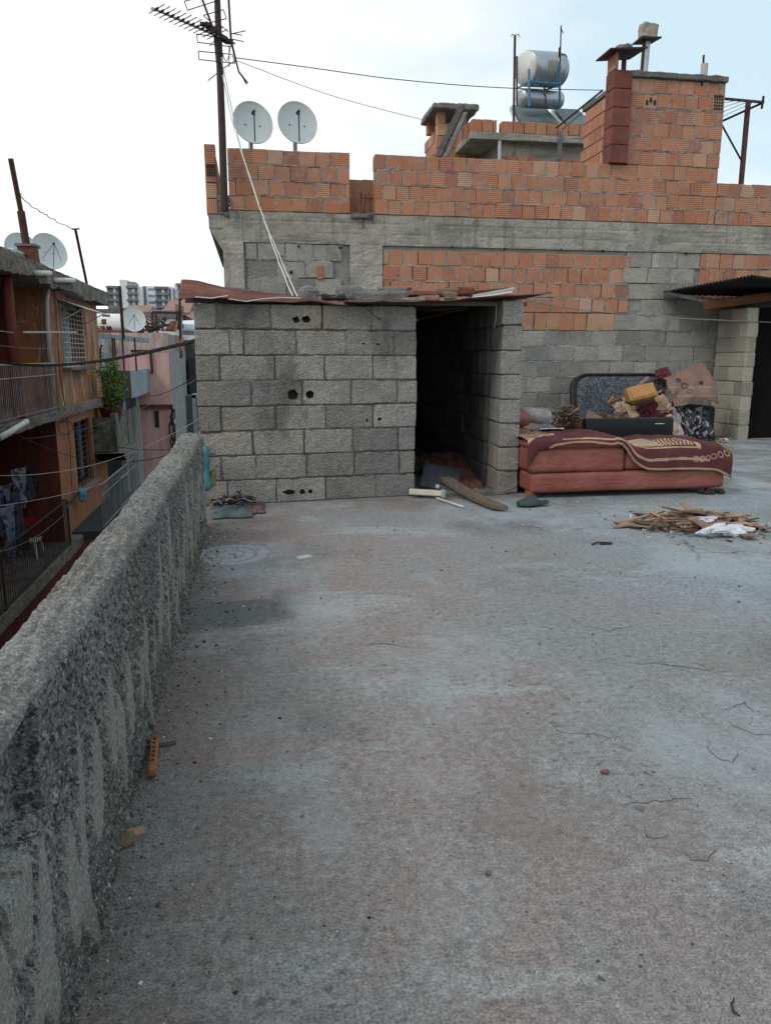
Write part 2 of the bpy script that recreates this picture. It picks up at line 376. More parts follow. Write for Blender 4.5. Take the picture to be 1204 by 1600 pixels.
m_red = peel_mat('dark_red_plaster', (.17, .045, .033), (.12, .035, .028), (.07, .03, .026), (.2, .09, .06), .3)
m_pink = peel_mat('pink_plaster', (.66, .40, .37), (.60, .37, .34), (.42, .30, .27), (.50, .42, .38), .3)
m_pinkold = peel_mat('flaking_pink_plaster', (.58, .44, .41), (.5, .40, .37), (.26, .2, .18), (.36, .28, .25), .8)
m_bluegrey = peel_mat('blue_grey_plaster', (.33, .38, .40), (.26, .31, .33), (.16, .19, .2), (.2, .22, .22), .4)
m_dkgreen = plain('dark_grey_green_plaster', (.10, .115, .11), (.07, .08, .08), 2)
m_navy = plain('dark_blue_grey_plaster', (.055, .06, .075), (.04, .045, .055), 2)
m_moss = plain('mossy_plaster', (.20, .205, .17), (.04, .05, .03), 4)
m_slab = concrete('eroded_slab_edge', (.21, .19, .165), (.29, .265, .235), (.10, .09, .08), 2.5, 60, 1, .02, streak=.6)
m_rust = rust_mat('rusty_sheet', (.085, .033, .025), (.17, .07, .05), (.28, .21, .175))
m_rust2 = rust_mat('brown_rusty_sheet', (.07, .035, .028), (.14, .055, .04), (.2, .12, .09))
m_blacksheet = rust_mat('blackened_sheet', (.018, .016, .016), (.03, .025, .025), (.05, .035, .03))
m_iron = plain('dark_iron', (.03, .025, .024), (.05, .03, .024), 12, .6, metal=.3)
m_rustiron = plain('rusty_iron', (.14, .06, .04), (.05, .028, .022), 14, .75)
m_dish = plain('grey_dish_paint', (.50, .56, .57), (.42, .48, .49), 3, .5, .1)
m_white = plain('white_paint', (.66, .67, .66), (.45, .46, .45), 5, .55, .1)
m_zinc = plain('galvanised_tank', (.42, .47, .50), (.28, .31, .33), 3, .38, .15, 12, metal=.75, stretch=(.6, 1.5, 1.5))
m_bluep = plain('blue_painted_steel', (.06, .2, .36), (.05, .13, .22), 10, .5)
def glass_mat(name, c, rough=.12):
    n = NT(name); col = n.mix(n.rng(n.noise(3, 5), .3, .7), c, tuple(q*1.8 for q in c)); return n.fin(col, rough, None, 0, .3)
m_panel = glass_mat('collector_glass', (.06, .085, .09), .55)
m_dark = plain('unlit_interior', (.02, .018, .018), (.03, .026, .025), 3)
m_winglass = glass_mat('dirty_window_glass', (.10, .11, .115), .3)
def wood_mat(name, c1, c2, st=(1, 1, 14)):
    n = NT(name); (t, _) = n.tone(); v = n.map(st)
    c = n.mix(n.rng(n.noise(3, 6, .7, v), .35, .65), c1, c2); c = n.mix(1, c, n.comb(n.rng(t[0], 0, 1, .55, 1.5)), 'MULTIPLY')
    return n.fin(c, .85, n.bump(n.noise(8, 6, .7, v), .5, .004), 0, .2)
m_wood = wood_mat('weathered_plank', (.085, .068, .05), (.14, .115, .088), (14, 1, 14))
m_woodg = wood_mat('grey_weathered_board', (.06, .062, .062), (.13, .13, .125), (3, 3, 3))
m_woodo = wood_mat('orange_brown_timber', (.12, .052, .03), (.24, .11, .06), (1, 8, 14))
m_chip = wood_mat('broken_veneer', (.115, .07, .05), (.23, .155, .115), (6, 6, 6))
m_card = plain('brown_cardboard', (.34, .22, .15), (.26, .165, .11), 5)
m_leather = None
def leather():
    n = NT('dusty_red_leatherette'); c = n.mix(n.rng(n.noise(2.2, 6, .65), .35, .68), (.20, .055, .040), (.27, .09, .07))
    c = n.mix(n.rng(n.noise(6, 6, .7), .52, .75, 0, .45), c, (.30, .17, .155))
    return n.fin(c, n.rng(n.noise(4, 5), .3, .7, .42, .68), n.bump(n.noise(30, 5, .7), .3, .004, n.bump(n.noise(5, 5, .6, n.map((1, 1, 2.2)), 1.5), .5, .03)), 0, .4)
m_leather = leather()
m_cloth = attr_mat('fleece_blanket')
m_fabric = attr_mat('woven_fabric', .95, .8, .45, 150)
m_whitebag = plain('white_plastic_bag', (.62, .66, .70), (.42, .45, .5), 12, .4, .6, 25)
m_black = plain('black_gloss_plastic', (.010, .011, .013), (.014, .015, .018), 3, .4, .05, spec=.22)
m_wire = plain('black_cable', (.02, .02, .02), (.03, .03, .03), 5, .6)
m_wireg = plain('grey_cable', (.22, .22, .22), (.15, .15, .15), 5, .6)
m_wirew = plain('white_cable', (.6, .6, .58), (.45, .45, .42), 5, .6)
m_pvc = plain('white_plastic_pipe', (.55, .55, .53), (.38, .38, .37), 4, .5)
m_stone = block_mat('broken_lump', (.20, .20, .19), (.29, .28, .26), (.09, .09, .085), (.22, .19, .16))
m_gravel = attr_mat('gravel_chips', .95, .3, .3)
# ------------------------------------------------------------------ setting
g = MB(); g.box((-2500, -2500, -7.2), (2500, 2500, -7.0), (.5, .5, .5)); o = g.build('street', concrete('street_surface', (.08, .08, .08), (.12, .115, .11), (.05, .05, .05), .3, 30)); o['kind'] = 'structure'
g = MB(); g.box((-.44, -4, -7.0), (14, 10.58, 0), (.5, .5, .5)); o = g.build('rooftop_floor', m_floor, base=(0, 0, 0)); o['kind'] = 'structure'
FL = o
def floor_patch(name, pts, mat, h=.004, jit=.012):
    p = [WZ(*q) for q in pts]; q = []
    for i in range(len(p)):
        a, b = p[i], p[(i+1) % len(p)]; n = max(2, int((b-a).length/.03))
        for k in range(n): t = k/n; v = a.lerp(b, t); v += V((rr(-jit, jit), rr(-jit, jit), 0)); v.z = 0; q.append(v)
    m = MB(); m.slab([V((v.x, v.y, .0)) for v in q], (0, 0, h), (.5, .5, .5)); o = m.build(name, mat, base=(0, 0, 0)); o['kind'] = 'structure'; return o
m_patch = concrete('blue_grey_stone', (.16, .175, .18), (.2, .215, .22), (.13, .135, .135), 8, 80, .5)
# cracks: thin dark slivers traced on the screed
m_crack = plain('crack_dark', (.06, .062, .066), (.09, .095, .10), 20)
m = MB()
def crack(pts, w=.0028):
    p = [WZ(*q) for q in pts]; q = []
    for i in range(len(p)-1):
        n = max(2, int((p[i+1]-p[i]).length/.02))
        for k in range(n): v = p[i].lerp(p[i+1], k/n); v += V((rr(-.006, .006), rr(-.006, .006), 0)); q.append(v)
    q.append(p[-1]); N_ = len(q)
    for i in range(N_-1):
        d = (q[i+1]-q[i]).normalized(); s = V((-d.y, d.x, 0)); wa = w*math.sin(math.pi*(i+.3)/N_)**.6*(.5+rr(0, 1))*.5; wb = w*math.sin(math.pi*(i+1.3)/(N_+1))**.6*.5
        m.poly([q[i]-s*wa+V((0, 0, .0015)), q[i]+s*wa+V((0, 0, .0015)), q[i+1]+s*wb+V((0, 0, .0015)), q[i+1]-s*wb+V((0, 0, .0015))], (.5, .5, .5))
Z5 = lambda x, y: (780+x/2.667, 1000+y/2.667)
for cr in ([(215, 345), (235, 375), (285, 388), (400, 392), (460, 410)], [(865, 420), (870, 462), (920, 500), (975, 512), (990, 470)],
           [(950, 345), (1000, 370), (1060, 398), (1131, 395)], [(610, 790), (620, 822), (670, 830), (705, 815)], [(755, 885), (800, 915), (860, 920), (900, 880)],
           [(350, 85), (400, 92), (465, 75)], [(520, 95), (600, 100), (670, 92), (740, 115), (840, 148)], [(770, 100), (820, 98), (890, 125)],
           [(905, 295), (975, 280), (1020, 262), (1055, 300)], [(480, 690), (560, 682), (640, 675), (800, 660)]):
    crack([Z5(*p) for p in cr])
for cr in ([(905, 978), (950, 985), (985, 980)], [(1010, 1035), (1060, 1042), (1110, 1048)], [(560, 1010), (600, 1005), (640, 1012)]): crack(cr, .005)
o = m.build('floor_cracks', m_crack, base=(0, 0, 0)); o['kind'] = 'structure'
# gravel and dirt
m = MB()
for i in range(2600):
    if i % 3 == 0: x = -.33+abs(random.gauss(0, .12)); y = rr(.9, 6)
    else: x = rr(-.3, 6); y = rr(.9, 1) + (rr(0, 1)**1.3)*8
    if -.5 < x < 2.3 and y > 5.95: continue
    s = .0016+.0045*random.random()**4
    if y > 3: s *= 1.5
    k = rr(.03, .3); col = random.choice([(k, k, k), (k*1.1, k*.95, k*.8), (k*.8, k*.9, k), (.5, .5, .48)] if random.random() < .25 else [(k, k, k), (k*.5, k*.45, k*.4)])
    m.rbox((x, y, s*.35), (s*rr(1, 2.2), s*rr(1, 1.6), s*.9), rrot(.4), r=s*.3, tone=col)
for i in range(1100):
    y = .9+rr(0, 1)**1.3*4.5; x = -.355+abs(random.gauss(0, .045)); s = rr(.0012, .0042); k = rr(.06, .25); m.rbox((x, y, s*.35), (s*rr(1, 2.2), s*rr(1, 1.6), s), rrot(.4), r=s*.3, tone=random.choice([(k, k*.9, k*.8), (k*.6, k*.5, k*.4), (k, k, k)]))
o = m.build('loose_grit', m_gravel, base=(0, 0, 0)); tag(o, 'loose grit and tiny stones scattered over the rooftop screed', 'grit', kind='stuff')
# ------------------------------------------------------------------ parapet
m = MB()
_r = random.Random(4); LENS = []; _y = .75
while _y < 5.3:
    LENS.append((_y, _r.uniform(.2, .47), _r.uniform(.025, .06), _r.uniform(.09, .19), _r.uniform(-.25, .1))); _y += _r.uniform(.07, .2)
for _i in range(14): LENS.append((_r.uniform(1, 5.2), _r.uniform(.08, .2), _r.uniform(.02, .04), _r.uniform(.05, .1), -.1))
def tongue(Y, z):
    b = 0; w_ = .35*noise.noise(V((Y*16, z*9, 2)))+.25*noise.noise(V((Y*40, z*25, 2)))
    for (ly, lz, lw, lh, sh) in LENS:
        if abs(Y-ly) > .2: continue
        dz = (z-lz)/lh; dy = (Y-ly-sh*(z-lz))/(lw*(1-.35*dz))
        b = max(b, min(1, (1-(dy*dy+dz*dz)+w_)*4))
    return max(0, b)
def par(u, v):
    # u along Y, v round the profile: outer bottom -> outer top -> inner top -> inner bottom
    Y = -1.2+1.9*u/.12 if u < .12 else .7+4.6*((u-.12)/.88)**1.35
    top = .625 + .016*noise.noise(V((0, Y*1.3, 3))) + .007*noise.noise(V((0, Y*5, 3))) + (.012 if Y > 4.9 else 0)
    xi_t = -.358 + .008*noise.noise(V((1, Y*1.1, 0))); xo = -.475-.03*(Y/6) ; xi_b = -.368
    if v < .12: t = v/.12; p = V((xo, Y, -1.2+(top+1.2)*t)); nr = V((-1, 0, 0)); a = .008
    elif v < .32: t = (v-.12)/.2; p_ = t; p = V((xo+(xi_t-xo)*t, Y, top+.012*math.sin(math.pi*t)-.016*abs(2*t-1)**6+.010*noise.noise(V((p_*7, Y*7, 0))))); nr = V((0, 0, 1)); a = .010
    else:
        t = (v-.32)/.68; z = (top-.016)*(1-t); p = V((xi_t+(xi_b-xi_t)*t**1.5, Y, z)); nr = V((1, 0, 0)); a = .012
        if z < .10: p.x += .02*(1-z/.10)**2+.015*max(0, noise.noise(V((0, Y*5, 0))))*(1-z/.1)
        q = tongue(Y, z)
        p.x += .014*q; a *= 1-.75*q                    # smooth trowelled tongues
        if Y < 1.20+.025*noise.noise(V((z*9, 0, 0))) and .44+.015*noise.noise(V((Y*9, 0, 5))) < z: p.x -= .04; a *= .5
    if v > .3 and v < .34: nr = V((.7, 0, .7)); 
    w0 = noise.noise(p*9)*.8+noise.noise(p*26)*.8+noise.noise(p*60)*.9+noise.noise(p*110)*.6
    return p+nr*w0*a*.62
def ptone(u, v):
    if v < .32: return (.45, .5, .5)
    Y = -1.2+1.9*u/.12 if u < .12 else .7+4.6*((u-.12)/.88)**1.35
    return (tongue(Y, .625*(1-(v-.32)/.68)), .5, .5)
m.grid(par, 760, 130, tfn=ptone)
# end face, far
E_ = [par(1, j/130) for j in range(131)]; m.poly(E_, (.5, .5, .5))
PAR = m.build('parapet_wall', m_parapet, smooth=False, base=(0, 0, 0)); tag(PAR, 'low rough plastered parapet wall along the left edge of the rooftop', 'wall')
# ------------------------------------------------------------------ block walls
def course(mb, mo, A, ux, joints, z0, h, dep, n=(6, 2, 3), gap=.008, amp=.003, r=.009, holes=(), freq=22, chip=.5, ny=None):
    """one course: joints are distances along ux from A; ny = outward normal"""
    ny = V(ny) if ny is not None else V((ux.y, -ux.x, 0)); R = frame(ux, -ny, (0, 0, 1))
    for i in range(len(joints)-1):
        a, b = joints[i]+gap/2, joints[i+1]-gap/2
        c = V(A)+ux*((a+b)/2)+(-ny)*(dep/2); c = V((c.x, c.y, z0+h/2))
        hs = [(hx-(a+b)/2, hz-(z0+h/2), rx, rz) for hx, hz, rx, rz in holes if a < hx < b and z0 < hz < z0+h]
        dr = None
        if hs: dr = (lambda hs: lambda x, z: any(((x-q[0])/q[2])**2+((z-q[1])/q[3])**2 < 1+.5*noise.noise(V((x*60, z*60, 0))) for q in hs))(hs)
        nn = n if not hs else (48, 2, 26)
        off = (-ny)*rr(-.005, .007)
        mb.rbox(c+off, (b-a-rr(-.003, .005), dep, h-gap*rr(.5, 1.6)), R @ Matrix.Rotation(rr(-.011, .011), 3, 'Y') @ RZ(rr(-.012, .012)), r=r, n=nn, amp=amp, freq=freq, drop=dr, chip=chip)
        if mo is not None:
            p = V(A)+ux*joints[i+1]
            if i < len(joints)-2: mo.rbox(V((p.x, p.y, z0+h/2))-ny*(dep/2), (.018, dep-.026+rr(-.004, .014), h), R, r=.003, n=(1, 1, 8), amp=.007, freq=30, tone=(rr(0, 1), .5, .5))
    if mo is not None:
        p = V(A); mo.rbox(V((p.x, p.y, z0))+ux*((joints[0]+joints[-1])/2)-ny*(dep/2), (joints[-1]-joints[0]-.02, dep-.022, .018), R, r=.003, n=(50, 1, 1), amp=.008, freq=22, tone=(rr(0, 1), .5, .5))
# shed
SA = V((-.435, 6.055, 0)); SB = V((1.305, 6.227, 0)); sux = (SB-SA).normalized(); SL = (SB-SA).length
SH = empty('block_shed', (.9, 7, 0), 'small grey block shed with open dark doorway and rusty sheet roof', 'shed')
rows = [(35, [105, 270, 437, 600]), (45, [150, 193, 355, 518, 677]), (50, [120, 290, 450, 607]), (55, [218, 378, 535, 690]), (62, [130, 297, 455, 610]), (68, [228, 388, 543, 695]), (72, [135, 240, 395, 550, 700]), (72, [150, 300, 455, 620])]
holes = {0: [(352, 130, 11, 10), (385, 128, 13, 11)], 3: [(347, 373, 17, 17), (402, 373, 13, 13)], 7: [(338, 702, 20, 8), (380, 702, 10, 9), (405, 702, 7, 7)], 4: [(590, 462, 4, 5), (630, 460, 7, 5)], 1: [(575, 205, 4, 4), (623, 207, 4, 4)]}
zt = 1.545; rh = zt/8
mb = MB(); mo = MB()
for k, (x0, js) in enumerate(rows):
    X = lambda z: (z-x0)/(757-x0)*SL
    jj = [0]+[X(j) for j in js]+[SL+rr(-.012, .006)]
    z0 = zt-rh*(k+1); hs = []
    for (hx, hz, a, b) in holes.get(k, []):
        zz = z0 + rh*(1-((hz-(80+82*k if k < 7 else 655))/82.0)); hs.append((X(hx), zz, a/410.0, b/410.0))
    course(mb, mo, SA, sux, jj, z0, rh, .17, n=(26, 2, 14), holes=hs, amp=.0042, gap=.008, chip=2.0, freq=20)
mb.build('front_wall', m_block, SH); mo.build('mortar_joint', m_mortars, SH)
# shed side wall on the right of the door, left wall, back wall
def simple_wall(name, A, B, dep, z1, nrow, mat, mmat, parent, bw=.39, n=(6, 2, 4), amp=.004, chip=.5, ny=None, z0=0):
    A = V(A); B = V(B); ux = (B-A).normalized(); Lw = (B-A).length; mb = MB(); mo = MB(); h = (z1-z0)/nrow
    for k in range(nrow):
        js = [0]; x = bw*(.5 if k % 2 else 1)+rr(-.03, .03)
        while x < Lw-.08: js.append(x); x += bw+rr(-.02, .02)
        js.append(Lw+rr(-.008, .008)); course(mb, mo, A, ux, js, z0+h*k, h, dep, n=n, amp=amp, chip=chip, ny=ny, gap=.01)
    mb.build(name, mat, parent); mo.build('mortar_joint', mmat, parent)
pA = W(777, 772, 6.19); pB = W(808, 772, 6.19)
px0 = pA.x; px1 = pB.x
simple_wall('side_wall', (px0, 6.19, 0), (px0+.03, 6.19+.42, 0), px1-px0, 1.6, 8, m_block, m_mortard, SH, bw=.40, n=(10, 4, 7), amp=.006, ny=(-1, 0.014, 0))
simple_wall('inner_side_wall', (px0+.005, 6.62, 0), (px0+.03, 10.4, 0), px1-px0, 1.6, 8, m_block_shade, m_mortard, SH, bw=.40, n=(10, 4, 7), amp=.006, ny=(-1, 0.014, 0))
simple_wall('back_wall', (-.43, 10.4, 0), (px1, 10.4, 0), .12, 1.6, 8, m_block_shade, m_mortard, SH)
simple_wall('side_wall', (-.43, 6.25, 0), (-.43, 10.39, 0), .15, 1.545, 8, m_block, m_mortard, SH, ny=(-1, 0, 0))
# roof sheets
def sheet1(u, v):
    X = -.53+1.33*u; Y = 5.95+.18*u+(1.25*v if v < .8 else 1+(v-.8)*17)
    rise = max(0, 1-u*1.05)*.135*(1+.15*noise.noise(V((u*6, 0, 0))))
    t = min(1, (min(v, .8)*1.25)/.36)
    z = 1.585 - .02*u + rise*t + .013*math.cos((Y-5.9)/.045*math.pi) * (1-.3*u) + .012*noise.noise(V((X*2, Y*3, 0)))
    if v < .02: z -= .012
    return V((X, Y, z - .02*max(0, .12-abs(u-.62))/.12*(1 if v < .06 else 0)))
m = MB(); m.grid(sheet1, 60, 200, (.5, .5, .5)); m.build('roof_sheet', m_rust, SH, smooth=True, solid=.003)
def sheet2(u, v):
    X = .70+1.74*u; Y = 6.02+.1*u+4.4*v+.03*noise.noise(V((u*9, 0, 0)))*(v < .03)
    z = 1.565 + .02*u + .085*max(0, u-.45)/.55 + .007*math.cos((Y)/.04*math.pi) + .006*noise.noise(V((X*4, Y*3, 5)))
    if u > .75 and v < .3: Y += (u-.75)*.5
    return V((X, Y, z))
m = MB(); m.grid(sheet2, 60, 200, (.5, .5, .5)); part_label(m.build('roof_sheet', m_rust2, SH, smooth=True, solid=.004), 'dark brown roof sheet over the doorway')
m = MB(); m.beam((-.5, 6.16, 1.565), (2.24, 6.32, 1.575), .05, .035); m.beam((-.5, 7.4, 1.585), (2.2, 7.4, 1.6), .06, .05); m.build('roof_beam', m_wood, SH)
m = MB(); a = W(573, 482, 6.04); b = W(592, 500, 6.03); m.tube([a, b], .004, 6); m.tube([b, b+V((.0, 0, .02))], .008, 6); m.build('hook', m_iron, SH)
m = MB(); a = W(775, 476, 6.17); m.tube([a, W(774, 500, 6.16), W(771, 512, 6.16), W(773, 505, 6.15)], .0025, 6); m.build('wire_loop', m_wireg, SH)
# things on the shed roof
def rock(name, px, py, Y, size, label, cat, mat, amp=.02, freq=9, rot=None, r=None, n=(6, 6, 6)):
    p = W(px, py, Y); size = tuple(q*1.3 for q in size); m = MB(); R = rot or RZ(rr(-.4, .4))
    m.rbox(p, size, R, r=r or min(size)*.25, n=n, amp=amp, freq=freq); o = m.build(name, mat); tag(o, label, cat); return o
rock('concrete_lump', 482, 462, 6.25, (.10, .1, .09), 'small upright grey lump on the shed roof left of the dark tile', 'rubble', m_stone, .02)
rock('concrete_lump', 545, 460, 6.3, (.15, .14, .10), 'pale block chunk on the shed roof just left of the widest slab', 'rubble', m_stone, .01)
rock('concrete_slab', 592, 465, 6.25, (.34, .15, .07), 'widest flat grey slab lying on the middle of the shed roof', 'rubble', m_stone, .014)
rock('concrete_slab', 600, 457, 6.6, (.3, .2, .06), 'dark slab lying behind the widest slab on the shed roof', 'rubble', m_concd, .014)
m = MB(); c = W(521, 464, 6.2)
for s in (-1, 1):
    m.rbox(c+V((s*.065, 0, -.005)), (.05, .1, .03), RZ(.1), r=.008, n=(2, 2, 2), amp=.004)
m.tube([c+V((-.09, 0, .012)), c+V((-.05, 0, .01)), c+V((-.02, 0, -.008)), c+V((.02, 0, -.008)), c+V((.05, 0, .01)), c+V((.085, 0, .012))], .013, 8)
m.rbox(c+V((0, .03, -.012)), (.17, .15, .015), RZ(.1), r=.005)
tag(m.build('roof_tile', m_blacksheet), 'curved blackened roof tile lying on the shed roof between two pale lumps', 'roof tile')
rock('red_tile', 657, 459, 6.35, (.18, .16, .035), 'flat dusty red tile piece on the shed roof above the doorway edge', 'tile', plain('dusty_red_tile', (.26, .10, .08), (.2, .09, .075), 8), .006)
rock('brick_fragment', 670, 466, 6.15, (.13, .06, .03), 'small orange brick fragment lying in front of the red tile on the shed roof', 'brick', plain('pale_brick', (.36, .2, .14), (.26, .15, .11), 9), .006)
rock('brown_stone', 697, 457, 6.4, (.15, .12, .05), 'round brown stone behind the tan lump on the shed roof', 'stone', plain('brown_stone_surface', (.2, .11, .085), (.14, .08, .065), 9), .014)
rock('tan_lump', 703, 463, 6.2, (.08, .06, .05), 'small tan lump near the edge of the shed roof over the doorway', 'stone', plain('tan_stone_surface', (.27, .22, .16), (.18, .13, .1), 12), .012)
rock('roof_stone', 575, 458, 6.5, (.12, .1, .08), 'grey stone standing just behind the gap between the two pale lumps on the shed roof', 'stone', m_stone, .02)
rock('roof_stone', 622, 466, 6.2, (.11, .09, .04), 'small dark stone right of the widest slab on the shed roof', 'stone', m_concd, .014)
rock('roof_stone', 625, 458, 6.7, (.16, .12, .06), 'dark rounded rubble left of the red tile, near the roof centre', 'stone', m_blacksheet, .02)
rock('roof_brick', 715, 455, 6.7, (.2, .1, .05), 'reddish brick bit behind the brown stone on the shed roof', 'brick', m_brickd, .012)
rock('flat_stone', 645, 468, 6.15, (.14, .1, .02), 'thin pale flat stone at the roof edge just above the doorway corner', 'stone', m_stone, .005)
m = MB(); m.beam(W(738, 463, 6.3), W(803, 451, 6.25), .028, .022); m.beam(W(736, 466, 6.24), W(800, 456, 6.2), .02, .014)
tag(m.build('white_batten', m_white), 'pair of white plastic battens lying at the right end of the shed roof', 'batten')
m = MB(); m.beam(W(738, 458, 6.7), W(795, 452, 6.6), .05, .03); tag(m.build('dark_plank', m_rustiron), 'dark rusty strip lying behind the white battens on the shed roof', 'strip')
m = MB(); pts = [W(305, 464, 5.97), W(330, 466, 5.98), W(356, 462, 6.0)]; m.tube(pts, .004, 6)
pts = [W(357, 467, 5.98), W(385, 471, 5.99), W(410, 467, 6.0), W(440, 465, 6.02), W(470, 466, 6.05)]; m.tube(pts, .004, 6)
tag(m.build('white_cable', m_wirew), 'loose white cable lying along the rusty left roof sheet of the shed', 'cable')
# ------------------------------------------------------------------ neighbour building (plane Y = 10.6)
YB = 10.6
def zz(px, py): return W(px, py, YB).z
def xx(px, py=450): return W(px, py, YB).x
NB = empty('neighbour_building', (4, 11.5, -6.9), 'neighbouring unfinished building of grey blocks with orange hollow brick top storey', 'building')
zc0 = zz(700, 386); zc1 = zz(700, 339); zp1 = zc1
XL = xx(349, 400)
# rough masonry with thick light mortar: wall core behind, blocks in front
core = MB(); core.box((XL+.02, YB+.03, -6.9), (13, YB+.22, zc0+.02), (.5, .5, .5)); core.build('wall_core', m_mortar, NB)
TZ = None
def masonry(mb, x0, x1, z0, z1, bw, bh, mort=.012, jit=.006, y=YB, dep=.1, n=(2, 1, 2), amp=.003, skip=None, phase=.5, tall=None, edges=True, mo=None):
    R = Matrix.Identity(3); z = z0; k = 0
    rows_ = max(1, round((z1-z0)/bh)); bh = (z1-z0)/rows_
    for k in range(rows_):
        if mo is not None and k: 
            xa = x0
            while xa < x1-.05:
                xb = min(x1, xa+rr(.5, .9))
                if not (skip and (skip((xa+xb)/2, z0+bh*(k-.4)) or skip((xa+xb)/2, z0+bh*(k+.4)) or skip(xa, z0+bh*k) or skip(xb, z0+bh*k))): mo.rbox(((xa+xb)/2, y+.03+rr(-.004, .006), z0+bh*k), (xb-xa, .06, mort+.004), r=.004, n=(int((xb-xa)/.025), 1, 1), amp=.010, freq=20, tone=(rr(0, 1), .5, .5))
                xa = xb
        x = x0 - (bw*phase if k % 2 else 0)+rr(-.02, .02)
        first = True
        while x < x1-.02:
            wdt = bw*rr(.96, 1.04)
            a = max(x, x0); b = min(x+wdt, x1); x += wdt
            if x1-b < .05: b = x1; x = x1+1
            if b-a < .045: continue
            if skip and skip((a+b)/2, z0+bh*(k+.5)): continue
            if mo is not None and a > x0+.01 and random.random() < .85: mo.rbox((a, y+.03+rr(-.005, .009), z0+bh*(k+.5)), (mort+.003, .06, bh-.01), Matrix.Rotation(rr(-.03, .03), 3, 'Y'), r=.004, n=(1, 1, 7), amp=.009, freq=22, tone=(rr(0, 1), .5, .5))
            mb.rbox(((a+b)/2, y+dep/2+rr(-jit, jit), z0+bh*(k+.5)+rr(-.004, .004)), (b-a-mort*rr(.7, 1.2), dep, bh-mort*rr(.7, 1.25)), Matrix.Rotation(rr(-.014, .014), 3, 'Y') @ RZ(rr(-.02, .02)), r=.006, n=n, amp=amp, freq=16, chip=.9, tone=(random.random(), random.random(), TZ if TZ and random.random() < .85 else random.random()))
i1x0, i1x1 = xx(597), xx(983); i1z0 = zz(850, 517); i1z1 = zz(790, 394)
i1mid = zz(975, 490)
i2x0 = xx(1092, 420); i2z0 = zz(1150, 470); i2z1 = zz(1150, 397)
c1a, c1b = xx(547), xx(597)
def inbrick(x, z):
    return (i1x0-.03 < x < i1x1+.02 and i1z0 < z and (z > i1mid or x < i1x1-.2)) or (x > i2x0-.02 and z > i2z0) or (c1a-.05 < x < c1b and z > zz(570, 470))
MOB = MB(); mb = MB(); masonry(mb, XL+.28, 9.5, zz(700, 640)-2*.213, zc0-.0, .37, .213, n=(6, 1, 4), skip=inbrick, mort=.014, amp=.005, mo=MOB)
mb.build('block_wall', m_block2, NB); MOB.build('mortar_joint', m_mortar, NB)
TZ = .9
mb = MB(); MOI = MB(); masonry(mb, i1x0, i1x1, i1mid, i1z1-.0, .20, .213, mort=.016, mo=MOI); masonry(mb, xx(660), i1x1-.2, i1z0, i1mid, .20, .213, mort=.016, phase=.3, mo=MOI)
mb.build('brick_infill', m_brick, NB); mb = MB(); MOI.build('mortar_joint', m_mortar, NB); MOI = MB()
masonry(mb, i2x0, 9.5, i2z0-.2, i2z1, .2, .213, mort=.016, mo=MOI); MOI.build('mortar_joint', m_mortar, NB); part_label(mb.build('brick_infill', m_brick, NB), 'orange hollow brick infill above the lean-to canopy'); TZ = None
# concrete band, columns
def slabrough(mb, x0, x1, z0, z1, y, dep=.12, amp=.012, dx=.05):
    nx = max(2, int((x1-x0)/dx)); nz = max(2, int((z1-z0)/dx))
    def f(u, v):
        p = V((x0+(x1-x0)*u, y, z0+(z1-z0)*v)); w0 = noise.fractal(p*2.2, 1, 2, 5)+.5*noise.noise(p*22)
        bd = .0045*(1 if ((p.z+.01*noise.noise(V((p.x*2, 0, 0)))) % .13) < .02 else 0)*(noise.noise(V((p.x*1.5, 0, p.z*9))) > -.2)
        return p+V((0, -w0*amp+bd, 0))
    mb.grid(f, nx, nz, (.5, .5, .5)); mb.box((x0, y+.02, z0), (x1, y+dep, z1), (.5, .5, .5))
mb = MB(); slabrough(mb, XL+.005, 9.6, zc0, zc1-.005, YB-.012, dx=.022, amp=.007); mb.build('concrete_band', m_conc, NB)
mb = MB(); slabrough(mb, c1a, c1b, -1, zc0, YB-.018, dx=.03); slabrough(mb, XL, XL+.26, -6.9, zc1-.01, YB-.02, dx=.04); mb.build('concrete_column', m_conc, NB)
slab_l = xx(326, 340)
mb = MB()
mb.box((slab_l, YB-.02, zc1-.22), (XL+.0, YB+4.5, zc1-.06), (.4, .5, .5)); mb.slab([V((slab_l, YB-.01, zc1-.22)), V((XL, YB-.01, zz(349, 392))), V((XL, YB-.01, zc1-.22))], (0, .15, 0), (.5, .5, .5)); mb.build('balcony_slab', m_conc, NB)
# left gable wall along the alley
mb = MB(); mb.box((XL, YB+.25, -6.9), (XL+.2, YB+6, zc1-.1), (.5, .5, .5)); mb.build('gable_wall', m_conc, NB)
# upper brick parapet
MOU = MB()
bh = (zz(700, 245)-zc1)/4; B = .2
zt4 = zc1+4*bh; zt3 = zc1+3*bh
xg0, xg1 = xx(547, 300), xx(585, 280); xs = xx(1120, 290)
mb = MB()
masonry(mb, xx(357, 300), xg0, zc1, zt4, B, bh, dep=.19, mo=MOU)
masonry(mb, xg1, xs, zc1, zt4, .185, bh, dep=.19, phase=.35, mo=MOU)
masonry(mb, xs, 9.8, zc1, zt3, .185, bh, dep=.19, mo=MOU)
masonry(mb, xg0-.1, xg1+.1, zc1, zc1+2.6*bh, B, bh*1.3, dep=.15, y=YB+.25)
mb.build('brick_parapet', m_brick, NB)
MOU.build('mortar_joint', m_mortar, NB)
